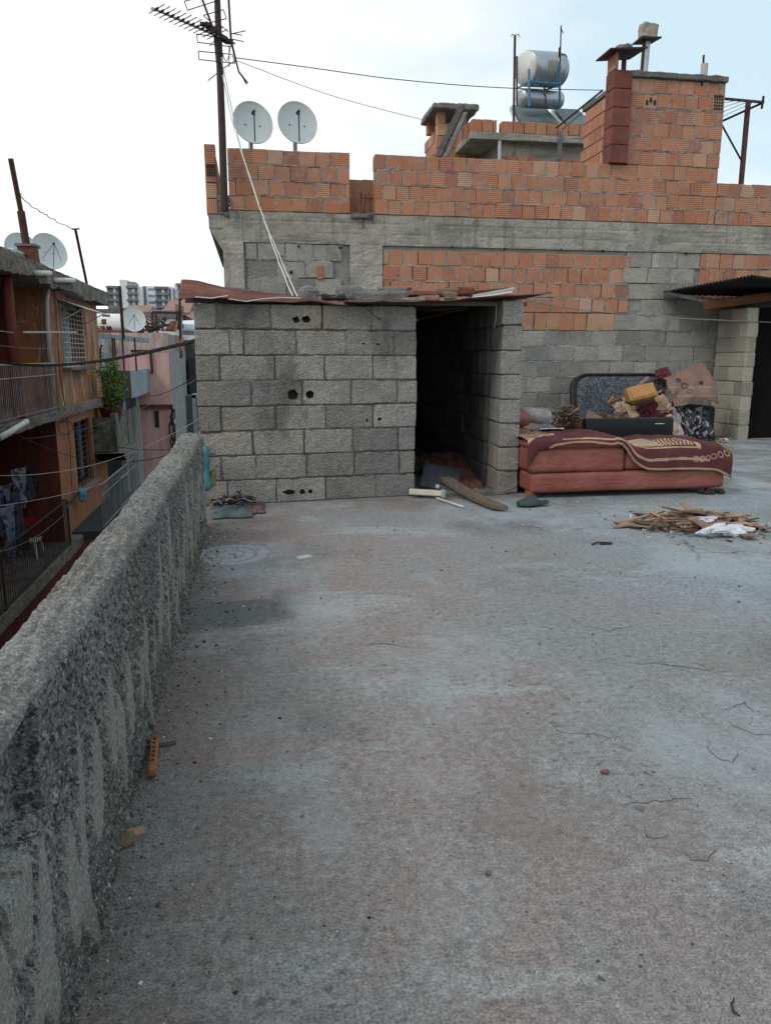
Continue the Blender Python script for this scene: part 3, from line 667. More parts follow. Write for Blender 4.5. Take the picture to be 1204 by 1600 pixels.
# mortar inside brick parapet
mo = MB()
for (a, b, z) in ((xx(357, 300)+.01, xg0-.01, zt4-.01), (xg1+.01, xs-.0, zt4-.01), (xs+.005, 9.8, zt3-.01)): mo.box((a, YB+.016, zc1+.002), (b, YB+.175, z), (.5, .5, .5))
mo.box((xg0-.1, YB+.262, zc1), (xg1+.1, YB+.39, zc1+2.55*bh), (.5, .5, .5)); mo.build('mortar_joint', m_mortar, NB)
# left end pier running back, with perforated brick end
mb = MB(); xe0 = xx(320, 260); xe1 = xx(337, 260)
for k in range(4):
    for j in range(14):
        mb.rbox(((xe0+xe1)/2, YB+.1+j*.2, zc1-.05+bh*(k+.5)), (xe1-xe0, .188, bh-.012), r=.006, n=(2, 2, 2), amp=.003, freq=16)
mb.rbox(((xe0+xe1)/2, YB+.1, zc1-.05+bh*4.2), (xe1-xe0, .19, bh*.45), r=.006)
mb.build('brick_parapet', m_brick, NB)
mb = MB(); zc = zc1-.05+bh*2.8
for i in range(4):
    for j in range(5): mb.box((xe0+.02+i*.03, YB-.0045, zc-.07+j*.03), (xe0+.04+i*.03, YB+.004, zc-.05+j*.03), (.5, .5, .5))
mb.build('brick_hole', m_dark, NB)
mb = MB(); xm = xx(350, 325)
mb.rbox((xm-.0, YB+.03, zz(350, 322)), (.14, .14, .26), r=.03, n=(6, 6, 8), amp=.03, freq=14); mb.build('mast_footing', m_concd, NB)
mb = MB(); masonry(mb, xx(357, 230), xx(512, 230), zt4-.12, zt4+.12, .19, .2, y=YB+1.2, dep=.15, mort=.01); mb.build('rear_brick_row', m_brick, NB)
# rebars in the gap
mb = MB()
for a, b in (((553, 296), (549, 336)), ((565, 303), (568, 357)), ((571, 303), (568, 345)), ((575, 300), (582, 346)), ((563, 300), (564, 340))):
    mb.tube([W(*a, YB-.03), W(*b, YB-.03)], .008, 6)
mb.build('rebar', m_rustiron, NB)
mb = MB(); mb.rbox(W(566, 338, YB), (.3, .1, .07), r=.02, n=(8, 3, 3), amp=.02, freq=12); mb.build('cement_spill', m_concd, NB)
mb = MB(); mb.rbox(W(500, 426, YB-.0), (.085, .05, .18), r=.01, n=(3, 2, 5), amp=.01); mb.build('exposed_brick', m_brick, NB)
for i in range(14):
    pass
mb = MB()
for (px, py, s) in ((467, 385, .03), (531, 387, .04), (706, 386, .03), (788, 389, .03), (876, 390, .025), (941, 392, .025), (1071, 396, .03), (440, 400, .02), (455, 425, .04), (385, 500, .03)):
    mb = MB(); mb.rbox(W(px, py, YB-.012), (s, .03, s), r=s*.3, n=(3, 2, 3), amp=.01, freq=30); mb.build('hole', m_dark, NB)
# roof deck of the neighbour
mb = MB(); mb.box((XL+.05, YB+.2, zc1-.1), (13, YB+7, zc1), (.5, .5, .5)); mb.build('roof_deck', m_concd, NB)
# tower
tx0, tx1 = xx(981, 200), xx(1128, 200); tz1 = zz(1050, 117)
TW = empty('brick_stair_tower', ((tx0+tx1)/2, YB+.8, zt4), 'tall orange brick stair tower with cement coping on the neighbouring roof', 'tower')
mb = MB(); bt = (tz1-.07-zt4)
MOT = MB(); masonry(mb, tx0, tx1, zt4-.0, tz1-.07, .2, bh*1.02, dep=.19, y=YB-.004, mort=.013, mo=MOT); MOT.build('mortar_joint', m_mortar, TW)
rws = max(1, round(bt/(bh*1.02)))
for k in range(rws):
    for j in range(7):
        y0 = YB+.2+j*.2-(.1 if k % 2 else 0); 
        mb.rbox((tx0+.095, y0+.1, zt4+bt/rws*(k+.5)), (.19, .188, bt/rws-.014), r=.006, n=(2, 2, 2), amp=.003, freq=16)
mb.build('brick_wall', m_brick, TW)
mb = MB(); mb.box((tx0+.016, YB+.012, zt3), (tx1-.012, YB+1.5, tz1-.06), (.5, .5, .5)); mb.build('mortar_joint', m_mortar, TW)
mb = MB(); mb.rbox(((tx0+tx1)/2, YB+.77, tz1-.02), (tx1-tx0+.04, 1.62, .075), r=.012, n=(30, 20, 1), amp=.014, freq=8, chip=1); mb.build('coping', m_concd, TW)
mb = MB()
for i in range(4):
    for j in range(5): mb.box((tx1-.165+i*.036, YB-.012, zz(1120, 172)+j*.04), (tx1-.14+i*.036, YB-.003, zz(1120, 172)+.027+j*.04), (.5, .5, .5))
mb.build('brick_hole', m_dark, TW)
for (px, py) in ((1096, 130), (1010, 160), (1016, 156), (1022, 160)): mb = MB(); mb.rbox(W(px, py, YB-.005), (.03, .02, .06), r=.006); mb.build('brick_hole', m_dark, TW)
mb = MB(); a = W(1099, 115, YB+.6); mb.tube([a-V((0, 0, .1)), W(1100, 100, YB+.6)], .05, 16); mb.build('vent_pipe', m_pvc, TW)
mb = MB(); mb.tube([W(1098, 100, YB+.62), W(1098.5, 86, YB+.62)], .016, 8); mb.build('vent_stub', m_iron, TW)
# flues
def flue(x0, x1, y0, y1, z0, z1, label):
    r_ = empty('brick_flue', ((x0+x1)/2, (y0+y1)/2, z0), label, 'chimney'); mb = MB(); n = int((z1-z0)/.2)
    h = (z1-z0)/n
    for k in range(n): mb.rbox(((x0+x1)/2, (y0+y1)/2, z0+h*(k+.5)), (x1-x0-(.004 if k % 2 else 0), y1-y0, h-.006), r=.008, n=(3, 3, 3), amp=.004, freq=15)
    mb.build('shaft', m_brickd, r_); return r_
fx0, fx1 = W(955, 200, YB-.06).x, tx0-.012
F1 = flue(fx0, fx1, YB-.06, YB+.2, zt4-.0, W(968, 108, YB-.06).z, 'dark red square brick flue with black metal cap in front of the brick tower')
mb = MB(); zf = W(968, 108, YB-.06).z
mb.rbox((fx0+.02, YB+.05, zf+.10), (.05, .24, .2), r=.006); part_label(mb.build('cap_support', m_brick, F1), 'orange brick stub holding up the cap'); mb = MB(); mb.rbox((fx1-.03, YB+.16, zf+.10), (.05, .06, .2), r=.006); mb.build('cap_support', m_brickd, F1)
mb = MB(); zc = zf+.21; cx_ = (fx0+fx1)/2
P4 = [V((cx_-.27, YB-.2, zc-.03)), V((cx_+.27, YB-.16, zc+.03)), V((cx_+.25, YB+.32, zc+.05)), V((cx_-.24, YB+.32, zc))]
mb.slab(P4, (0, 0, .018), (.5, .5, .5)); mb.build('metal_cap', m_iron, F1)
m = MB(); m.rbox((cx_+.03, YB+.03, zc+.07), (.2, .15, .1), r=.03, n=(5, 5, 4), amp=.02, freq=12, chip=1); tag(m.build('stone', m_stone), 'grey stone weighing down the black cap of the dark red flue', 'stone')
px_ = W(1005, 100, YB+.5)
F2 = empty('round_flue', (px_.x, px_.y, tz1), 'thin white pipe flue with dark cap rising from the brick tower', 'chimney')
zt_ = W(1008, 66, YB+.5).z
mb = MB(); mb.tube([V((px_.x, px_.y, tz1-.05)), V((px_.x+.02, px_.y, zt_))], .055, 18); mb.build('pipe', m_pvc, F2)
mb = MB(); mb.tube([V((px_.x-.045, px_.y-.03, tz1)), V((px_.x-.03, px_.y-.03, zt_))], .022, 8); mb.build('bracket', m_iron, F2)
mb = MB(); mb.slab([V((px_.x-.14, px_.y-.15, zt_-.01)), V((px_.x+.17, px_.y-.15, zt_+.01)), V((px_.x+.15, px_.y+.15, zt_+.03)), V((px_.x-.12, px_.y+.15, zt_+.01))], (0, 0, .02), (.5, .5, .5)); mb.build('metal_cap', m_iron, F2)
m = MB(); m.rbox((px_.x+.04, px_.y, zt_+.13), (.24, .15, .2), Matrix.Rotation(.06, 3, 'Y'), r=.02, n=(6, 3, 5), amp=.016, freq=16, chip=1); tag(m.build('block_piece', plain('beige_block', (.36, .31, .26), (.22, .19, .16), 14, bump=.8)), 'beige half block standing on the cap of the thin white flue', 'block')
# rooftop room behind, plane Y = 13.6
YR = 13.6
RM = empty('rooftop_room', (W(820, 220, YR).x, YR+1, zc1), 'grey plastered rooftop room with overhanging slab behind the brick parapet', 'room')
r0 = W(735, 205, YR); r1 = W(925, 212, YR)
mb = MB(); zs = r0.z
def sl(u, v): return V((r0.x+(3.4)*u, YR-.005-.008*noise.noise(V((u*20, v*3, 0))), zs-.11+.11*v))
mb.grid(sl, 60, 5, (.5, .5, .5)); mb.box((r0.x, YR, zs-.11), (r0.x+3.4, YR+4, zs-.0), (.5, .5, .5)); mb.build('roof_slab', m_conc, RM)
mb = MB(); masonry(mb, r0.x+.02, W(777, 190, YR).x, zs+.004, zs+.21, .2, .21, y=YR+.02, dep=.18); masonry(mb, W(784, 190, YR).x, r0.x+3.4, zs+.004, zs+.2, .2, .2, y=YR+.02, dep=.18)
for j in range(10): mb.rbox((r0.x+.1, YR+.31+j*.2, zs+.1), (.19, .19, .2), r=.006)
mb.build('brick_row', m_brick, RM)
mb = MB(); mb.box((r0.x+.55, YR+.16, zc1-.1), (r0.x+3.4, YR+3.5, zs-.11), (.5, .5, .5)); mb.build('wall', m_conc, RM)
mb = MB(); masonry(mb, r0.x+.56, r0.x+3.4, zs-.75, zs-.34, .2, .2, y=YR+.10, dep=.08, skip=lambda x, z: r0.x+1.3 < x < r0.x+1.7); mb.build('brick_patch', m_brick, RM)
mb = MB(); mb.tube([W(780, 250, YR+.04), W(780, 216, YR+.04)], .03, 10); mb.build('pipe', m_pvc, RM)
mb = MB(); mb.beam(W(873, 250, YR-.05), W(875, 205, YR-.05), .06, .06); mb.build('post', m_woodg, RM)
# chimney stack at left of the room
c0 = W(681, 235, 14.6); c1 = W(728, 235, 14.6); ct = W(700, 172, 14.6)
CH = empty('brick_chimney', ((c0.x+c1.x)/2, 14.9, zc1), 'squat orange brick chimney with thick dark concrete cap behind the parapet', 'chimney')
mb = MB(); masonry(mb, c0.x, c1.x, zc1, ct.z-.22, .2, .2, y=14.6, dep=.18)
n_ = int((ct.z-.22-zc1)/.2)
for k in range(n_):
    for j in range(4): mb.rbox((c0.x+.09, 14.9+j*.2-(.1 if k % 2 else 0), zc1+.2*(k+.5)), (.18, .188, .186), r=.006)
for (a, b) in ((c0.x+.02, c0.x+.17), (c1.x-.16, c1.x)): mb.rbox(((a+b)/2, 14.7, ct.z-.11), (b-a, .15, .22), r=.006)
mb.rbox((c0.x+.09, 15.4, ct.z-.11), (.18, .15, .22), r=.006)
mb.build('shaft', m_brick, CH)
mb = MB(); mb.rbox(((c0.x+c1.x)/2+.05, 15.0, ct.z+.03), (c1.x-c0.x+.28, 1.1, .1), r=.02, n=(14, 10, 2), amp=.02, freq=9, chip=1); mb.build('cap', m_concd, CH)
m = MB(); m.beam(W(684, 246, 13.4), W(721, 166, 14.3), .12, .04); m.beam(W(696, 246, 13.3), W(727, 176, 13.9), .08, .03)
tag(m.build('leaning_board', m_woodg), 'grey weathered boards leaning against the squat chimney', 'boards')
# solar heater
YS = 15.0
SO = empty('solar_water_heater', W(845, 165, YS), 'solar water heater with steel tank on blue frame above two glass panels', 'water heater')
def tank(mb, a, b, r, seg=36):
    a = V(a); b = V(b); L_ = (b-a).length; pr = [(0, -.03), (r*.6, -.02), (r*.93, 0), (r, .03)]
    for k in range(1, 8): t = .03+(L_-.06)*k/8; pr += [(r, t-.006), (r*1.012, t), (r, t+.006)]
    pr += [(r, L_-.03), (r*.93, L_), (r*.6, L_+.02), (0, L_+.03)]; mb.lathe(pr, a, b-a, seg, (.6, .5, .5))
mb = MB(); ta = W(821, 107, YS); tb = W(872, 110, YS+.35); TR = .30; tank(mb, ta, tb, TR); T1 = mb.build('upper_tank', m_zinc, SO, smooth=True)
mb = MB(); mb.lathe([(0, -.045), (TR*.9, -.035), (TR*.95, -.01)], ta, tb-ta, 36, (.6, .5, .5)); mb.build('tank_end', m_white, T1, smooth=True)
mb = MB()
def patchf(u, v):
    ax = (tb-ta).normalized(); s_ = ax.cross(V((0, 0, 1))).normalized(); 
    th = -.25+.5*v; c = ta.lerp(tb, .34+.34*u); q = c+(s_*math.cos(th)+V((0, 0, 1))*math.sin(th))*(TR*1.014)*(1)
    return q
sgn = 1
mb.grid(patchf, 8, 6, (.5, .5, .5)); mb.build('sticker', plain('faded_yellow_label', (.34, .31, .19), (.24, .26, .27), 9, .6), T1)
mb = MB(); tank(mb, W(813, 153, YS+.1), W(873, 157, YS+.45), .16); mb.build('lower_tank', m_zinc, SO, smooth=True)
mb = MB()
for (x, y0, y1, dy) in ((826, 108, 166, -.4), (873.5, 98, 166, -.05), (850, 135, 160, .4)):
    mb.beam(W(x, y0, YS+dy), W(x+.5, y1, YS+dy), .035, .035)
mb.beam(W(826, 127, YS-.4), W(874, 131, YS-.05), .035, .035); mb.beam(W(808, 138, YS+.3), W(826, 127, YS-.4), .03, .03)
mb.beam(W(852, 141, YS+.4), W(874, 131, YS-.05), .03, .03); mb.beam(W(826, 130, YS-.4), W(850, 136, YS+.4), .03, .03)
mb.build('steel_frame', m_bluep, SO)
for (a, b, c, d) in (((796, 166), (853, 171), (876, 190), (812, 190)), ((861, 171), (902, 173), (930, 193), (884, 192))):
    mb = MB(); q = [W(*a, YS+.8), W(*b, YS+.8), W(c[0], c[1]+6, YS-.2), W(d[0], d[1]+6, YS-.2)]
    mb.slab(q, (0, .03, -.07), (.5, .5, .5)); pn = mb.build('panel_frame', m_zinc, SO)
    mb = MB(); cc = (q[0]+q[1]+q[2]+q[3])/4; q2 = [p.lerp(cc, .07)+V((0, -.02, .03)) for p in q]; mb.slab(q2, (0, .003, -.008), (.5, .5, .5)); mb.build('panel_glass', m_panel, pn)
mb = MB(); mb.tube([W(852, 165, YS-.2), W(852, 150, YS-.2), W(848, 145, YS-.2)], .015, 8); mb.build('pipe', m_iron, SO)
# poles
m = MB(); m.tube([W(802, 192, 14), W(804, 56, 14)], .022, 8); m.tube([W(798, 57, 14), W(800, 53.5, 14), W(804, 55.5, 14), W(809, 53.5, 14), W(812, 58, 14)], .008, 6)
tag(m.build('iron_pole', m_iron), 'thin dark iron pole with curled top just left of the steel water tank', 'pole')
m = MB(); m.tube([W(807, 165, 14.6), W(807, 88, 14.6)], .018, 8); tag(m.build('thin_pole', m_iron), 'short dark pole between the curled-top pole and the tank end', 'pole')
m = MB(); m.tube([W(874.5, 98, 14.8), W(876, 40, 14.8)], .013, 8); m.tube([W(873, 90, 14.8), W(873, 75, 14.8), W(875, 73, 14.8)], .012, 6); m.tube([W(874, 86, 14.8), W(882, 85, 14.8), W(885, 89, 14.8)], .012, 6); m.tube([W(876, 44, 14.8), W(879, 52, 14.8)], .008, 6)
tag(m.build('thin_pole', m_iron), 'thin pole rising from the right end of the upper steel tank', 'pole')
m = MB(); m.tube([W(868, 200, 12.6), W(941, 141, 12.2)], .016, 8); m.tube([W(878, 202, 12.7), W(938, 152, 13.0)], .008, 6); tag(m.build('bent_bar', m_iron), 'thin dark bar slanting between the rooftop room slab and the brick tower', 'bar')
# clothes frame on the right
FR = empty('drying_rack', W(1156, 288, YB+.1), 'rusty iron clothes drying rack standing right of the brick tower on the wall top', 'drying rack')
mb = MB(); mb.beam(W(1156.5, 291, YB+.1), W(1168, 160, YB+.1), .055, .055); mb.build('post', m_rustiron, FR)
mb = MB(); mb.beam(W(1128, 154, YB+.1), W(1193, 160, YB-.1), .035, .03); mb.beam(W(1128, 189, YB+.5), W(1192, 160, YB-.1), .025, .025); mb.beam(W(1124, 190, YB+.1), W(1158, 252, YB+.1), .02, .02); mb.beam(W(1192, 150, YB-.1), W(1189, 170, YB-.1), .025, .025); mb.build('arm', m_iron, FR)
mb = MB()
for i in range(4): mb.tube([W(1128, 161+i*7, YB+.5), W(1150+i*9, 157+i*.8, YB-.1)], .004, 5)
mb.build('line', m_wireg, FR)
# ------------------------------------------------------------------ annex on the right
AX = 6.66
AN = empty('lean_to_annex', (7.3, 10, 0), 'pale block lean-to with black corrugated canopy and dark doorway at the right edge', 'annex')
simple_wall('side_wall', (AX, 10.55, 0), (AX, 9.83, 0), .16, W(1165, 480, 9.85).z, 9, m_block3, m_mortar, AN, bw=.34, n=(6, 3, 5), amp=.003, ny=(-1, 0, 0))
zb = W(1165, 480, 9.85).z
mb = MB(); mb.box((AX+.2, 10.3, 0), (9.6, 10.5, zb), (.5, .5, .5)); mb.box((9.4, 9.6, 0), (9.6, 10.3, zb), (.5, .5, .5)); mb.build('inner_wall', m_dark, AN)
mb = MB(); mb.box((AX+.17, 10.0, 0.005), (9.39, 10.03, zb), (.5, .5, .5)); part_label(mb.build('dark_opening', plain('doorway_shade_black', (.007, .006, .006), (.012, .010, .010), 3, .95, spec=.05), AN), 'black sheet filling the doorway with painted shade')  # black sheet added across the open doorway, painting the shade inside
mb = MB(); mb.beam(W(1098, 478, 9.95), W(1260, 455, 9.75), .1, .12, r=.02); mb.build('beam', m_woodo, AN)
mb = MB(); mb.beam(W(1040, 457, 10.45), W(1106, 472, 9.95), .05, .05, r=.01); part_label(mb.build('rafter', m_woodg, AN), 'pale grey rafter')
mb = MB(); mb.box((AX+.0, 9.93, zb+.005), (9.6, 10.0, zb+.2), (.5, .5, .5)); mb.build('header_board', m_blacksheet, AN)
A_ = W(1037, 456, 10.45); B_ = W(1173, 431, 9.15); C_ = W(1265, 444, 9.15); D_ = V((10.2, 10.58, A_.z+.10)); 
def can(u, v):
    ed = A_.lerp(B_, u/.62) if u < .62 else B_.lerp(C_, (u-.62)/.38)
    bk = V((A_.x+.05+(10.2-A_.x)*u, 10.585, A_.z-.02-.03*u)); 
    p = ed.lerp(bk, v*1.0); p.z += .016*math.sin(u*math.pi*2*44); return p
mb = MB(); mb.grid(can, 440, 10, (.5, .5, .5)); mb.build('canopy_sheet', m_blacksheet, AN, smooth=True, solid=.003)
# ------------------------------------------------------------------ satellite dishes
def dish(px, py, Y, rpx, label, group=None, nx=0, nz=.3, arm=1, hgt=.3, name='satellite_dish', legs=False, lean=0):
    c = W(px, py, Y); R_ = rpx*(RW.transposed() @ (c-CAM)).z*-1/F
    toc = (CAM-c); toc.z = 0; toc.normalize(); n = (toc + V((nx, 0, nz))).normalized()
    rt = empty(name, c-V((0, 0, R_)), label, 'satellite dish', group)
    mb = MB(); dp = R_*.2
    pr = [(0, -dp)]+[(R_*k/10, -dp+dp*(k/10)**2) for k in range(1, 11)]; pr += [(R_*1.015, .004), (R_*1.02, -.012), (R_*.98, -.02)]+[(R_*k/10, -dp-.01+dp*(k/10)**2) for k in range(9, 0, -1)]
    mb.lathe(pr, c, n, 48, (.5, .5, .5), up=(0, 0, 1), sy=1.08); mb.build('reflector', m_dish, rt, smooth=True)
    s = n.cross(V((0, 0, 1))).normalized(); up = s.cross(n)
    mb = MB(); f = c+n*R_*.75+up*(R_*.10)+s*lean; b = c-up*R_*.98; mb.tube([b, f], .008, 8)
    if legs:
        for q in (-1, 1): mb.tube([c+s*q*R_*.55-up*R_*.55, f], .006, 6)
    mb.build('feed_arm', m_iron, rt)
    mb = MB(); mb.tube([f-n*.06+up*.015, f+n*.02+up*.0], [.024, .016], 12); mb.tube([f, f-up*.05], .012, 8); mb.build('feed_horn', m_iron, rt)
    mb = MB(); mb.tube([c-n*dp, c-n*(dp+.12), c-n*(dp+.12)-V((0, 0, R_+hgt))], .03, 10); mb.build('mount_post', m_zinc, rt)
    for a in (-1, 1):
        mb = MB(); mb.tube([c+s*.1*a+n*-.0-up*.02-n*dp*.85, c+s*.1*a-up*.02-n*dp*.7], .01, 6); mb.build('bolt', m_iron, rt)
    return rt
dish(395.5, 191, YB+.5, 31, 'left one of two grey satellite dishes standing on the orange brick parapet', 'dishes on the brick parapet', .25, .28, lean=.03)
dish(465, 191, YB+.5, 31, 'right one of two grey satellite dishes standing on the orange brick parapet', 'dishes on the brick parapet', .25, .28, lean=.03)
# ------------------------------------------------------------------ antenna mast
YA = 10.45
AT = empty('antenna_mast', W(351, 328, YA), 'tall dark mast carrying a spiky television antenna at the left end of the brick parapet', 'antenna')
mb = MB(); mb.tube([W(351, 330, YA), W(347, 200, YA), W(343, 90, YA), W(338, -40, YA)], [.048, .046, .042, .036], 12); mb.build('pole', m_iron, AT)
mb = MB(); ba, bb = W(243, 15, YA-.55), W(367, 68, YA+.12); mb.tube([ba, bb], .013, 8); mb.tube([W(243, 15, YA-.55), W(238, 14, YA-.6)], .02, 8); mb.build('boom', m_zinc, AT)
mb = MB(); mbk = MB()
dv = V((.21, -.33, -.02))
for i in range(13):
    t = i/13*.80; c = ba.lerp(bb, t); k = .74+.25*t; mb.tube([c-dv*.55*k-V((0, 0, .0)), c+dv*.75*k], .0055, 6); mbk.tube([c-dv*.07, c+dv*.16], .014, 6)
mb.build('antenna_element', m_iron, AT); mbk.build('element_clamp', m_wire, AT)
mb = MB()
for lp in ([(288, 2), (293, 16), (340, 1), (336, -10)], [(318, 24), (349, 15), (354, 29), (330, 35)], [(307, 53), (309, 66), (361, 73), (362, 62)], [(310, 80), (311, 93), (367, 99), (363, 85)]):
    q = [W(*p, YA-.06) for p in lp]; 
    for i in range(4): mb.tube([q[i], q[(i+1) % 4]], .0055, 6)
for a, b in (((315, -4), (335, 50)), ((357, -5), (361, 63)), ((361, 63), (369, 97)), ((335, 52), (339, 98))): mb.tube([W(*a, YA+.05), W(*b, YA+.05)], .013, 8)
for a, b in (((361, 53), (384, 48)), ((361, 52), (378, 55)), ((362, 61), (381, 65)), ((339, 115), (325, 126)), ((349, 107), (367, 95)), ((358, 70), (358, 105)), ((343, 38), (357, 50)), ((340, 58), (328, 72))): mb.tube([W(*a, YA), W(*b, YA)], .0055, 6)
mb.build('reflector_rod', m_iron, AT)
mb = MB(); mb.rbox(W(330, 45, YA-.03), (.13, .08, .09), Matrix.Rotation(.5, 3, 'Y'), r=.02, n=(3, 2, 2), amp=.015); mb.rbox(W(346, 58, YA), (.16, .09, .07), Matrix.Rotation(.4, 3, 'Y'), r=.02, n=(3, 2, 2), amp=.015); mb.rbox(W(358, 65, YA), (.1, .06, .05), r=.01); mb.rbox(W(321, 38, YA-.1), (.13, .06, .04), r=.01); mb.build('clamp', m_iron, AT)
mb = MB(); mb.tube([W(369, 96, YA), W(373, 112, YA), W(379, 120, YA), W(387, 130, YA)], .011, 6); mb.tube([W(379, 120, YA), W(385, 133, YA)], .006, 6); mb.tube(sag(W(360, 72, YA), W(348, 84, YA), .12), .005, 6); mb.build('loose_cable_end', m_wire, AT)
def wire(pts, r, mat, label, name='cable', n=26, sg=0, wob=0, cat='cable', group=None, seg=6):
    m = MB()
    if len(pts) == 2: q = sag(pts[0], pts[1], sg, n, wob)
    else:
        q = []
        for i in range(len(pts)-1):
            for k in range(8):
                t = k/8; p0 = pts[max(i-1, 0)]; p1 = pts[i]; p2 = pts[i+1]; p3 = pts[min(i+2, len(pts)-1)]
                q.append(.5*((2*p1)+(-p0+p2)*t+(2*p0-5*p1+4*p2-p3)*t*t+(-p0+3*p1-3*p2+p3)*t**3)+V((rr(-wob, wob), 0, rr(-wob, wob))))
        q.append(pts[-1])
    m.tube(q, r, seg, (.5, .5, .5)); o = m.build(name, mat); tag(o, label, cat, group); return o
wire([W(348, 118, YA-.07), W(366, 200, YA-.3), W(398, 300, 9.3), W(432, 400, 8), W(458, 466, 6.9)], .006, m_wirew, 'left white cable running from the antenna mast down to the shed roof', wob=.004)
wire([W(346, 90, YA-.07), W(372, 215, YA-.3), W(405, 322, 9.3), W(440, 408, 8), W(466, 466, 6.9)], .006, m_wirew, 'right white cable running from the antenna mast down to the shed roof', wob=.004)
wire([W(366, 90, YA), W(480, 105, YA+.3), W(620, 124, YA+.7), W(780, 137, YA+1.2), W(942, 141, YA+1.6)], .0055, m_wire, 'upper dark wire strung from the antenna mast across to the brick tower')
wire([W(368, 94, YA), W(520, 150, YA+.7), W(660, 187, YA+2)], .004, m_wireg, 'lower faint wire strung from the antenna mast toward the squat chimney')
wire([W(806, 464, YB-.06), W(900, 483, YB-.1), W(1045, 496, 10.0), W(1120, 500, 9.7), W(1260, 506, 9.5)], .006, m_wireg, 'pale clothes line crossing the grey wall and the lean-to pillar')
# ------------------------------------------------------------------ sofa
YF = 5.93
SF = empty('sofa', (3.0, 6.35, 0), 'dusty red leatherette sofa bed on short wooden legs', 'sofa')
sxl = px1+.01; sxr = W(1131, 755, YF).x; sxm = W(976, 720, YF).x
zb0 = W(900, 769, YF).z; zb1 = W(900, 738, YF).z; zt1 = W(900, 700, YF).z
D_s = .86
def cush(mb, x0, x1, y0, y1, z0, z1, r=.03, n=(14, 10, 4), amp=.006, cut=0):
    R = Matrix.Identity(3); n0 = len(mb.v); mb.rbox(((x0+x1)/2, (y0+y1)/2, (z0+z1)/2), (x1-x0, y1-y0, z1-z0), r=r, n=n, amp=amp, freq=5)
    return n0
mb = MB(); n0 = cush(mb, sxl+.01, sxr, YF, YF+D_s, zb0, zb1-.002, .026)
for i in range(n0, len(mb.v)):
    if mb.v[i].x < sxl+.1: mb.v[i].z += .0
mb.build('base', m_leather, SF, smooth=True)
mb = MB(); cush(mb, sxl-.005, sxm, YF-.004, YF+D_s, zb1, zt1, .032, (22, 12, 8), .009); mb.build('seat_box', m_leather, SF, smooth=True)
mb = MB(); cush(mb, sxm+.006, sxr-.02, YF+.02, YF+D_s-.02, zb1, zt1-.035, .04, (20, 12, 7), .010); mb.build('seat_box', m_leather, SF, smooth=True)
mb = MB(); cush(mb, sxl-.01, sxm-.03, YF+.01, YF+D_s, zt1-.01, zt1+.055, .032, (22, 10, 3), .012); mb.build('seat_cushion', m_leather, SF, smooth=True)
mb = MB(); cush(mb, sxl-.0, sxl+.2, YF+.5, YF+D_s+.02, zb1-.02, zt1+.12, .05, (5, 10, 5), .006); mb.build('arm_block', m_leather, SF, smooth=True)
for (x, y) in ((sxl+.03, YF+.06), (sxr-.1, YF+.06), (sxl+.03, YF+D_s-.08), (sxr-.1, YF+D_s-.08)):
    mb = MB(); mb.tube([(x, y, zb0+.01), (x-.01, y, .0)], [.045, .03], 14, (.8, .5, .5)); mb.build('leg', m_woodo, SF)
# blanket
zT = zt1+.057; BL = {}
x0b = sxl-.035; x1b = sxr+.03
def topz(x):
    if x < sxm-.06: return zT+.006
    t = min(1, (x-(sxm-.06))/.16); t = t*t*(3-2*t); return (zT+.006)*(1-t)+(zt1-.028)*t + .03*t*math.exp(-((x-(sxm+.65))/.5)**2)
def drop(x):
    # how far the cloth hangs down in front
    if x < x0b+.10: return .24-1.6*(x-x0b) if x > x0b else .24
    if x < x0b+.20: return .08-.2*(x-x0b-.1)
    if x < sxm-.1: return .035+.012*math.sin(x*9)
    t = min(1, (x-(sxm-.1))/.34); t = t*t*(3-2*t)
    return .035*(1-t)+.185*t + .05*max(0, (x-sxm-.25))
def blk(u, v):
    x = x0b+(x1b-x0b)*u; zt_ = topz(x); dr = drop(x); back = .70+.04*math.sin(u*11)
    s = (back+dr)*(1-v)      # arc length from the bottom front hem
    s = (back+dr)*v
    wr = .014*math.sin(x*23+v*7)*max(0, noise.noise(V((x*3, v*3, 7))))+.012*noise.noise(V((x*5, v*4, 1)))+.008*noise.noise(V((x*11, v*9, 4)))+.010*math.sin(v*9+x*6)*(.5+.5*noise.noise(V((x*2, v*3, 8))))
    fold = .030*noise.noise(V((x*7, 0, 9)))*min(1, max(0, dr-s)/.1)
    if s < dr: y = YF-.022-fold-.02*math.sin(min(1, s/dr)*3.1)*.4; z = zt_-(dr-s)+.006
    else: y = YF-.022+(s-dr); z = zt_+.012+abs(wr)*1.4
    if dr-.03 < s < dr+.05:
        t = (s-dr+.03)/.08; y = YF-.022+.05*t*t; z = zt_-.03*(1-t)**2+.010+abs(wr)*t
    if x > sxr-.10: 
        k = (x-(sxr-.10))/.13; z -= .17*k*k if s >= dr else .05*k
    return V((x, y, z))
PUR = (.10, .036, .042); CRM = (.36, .265, .175)
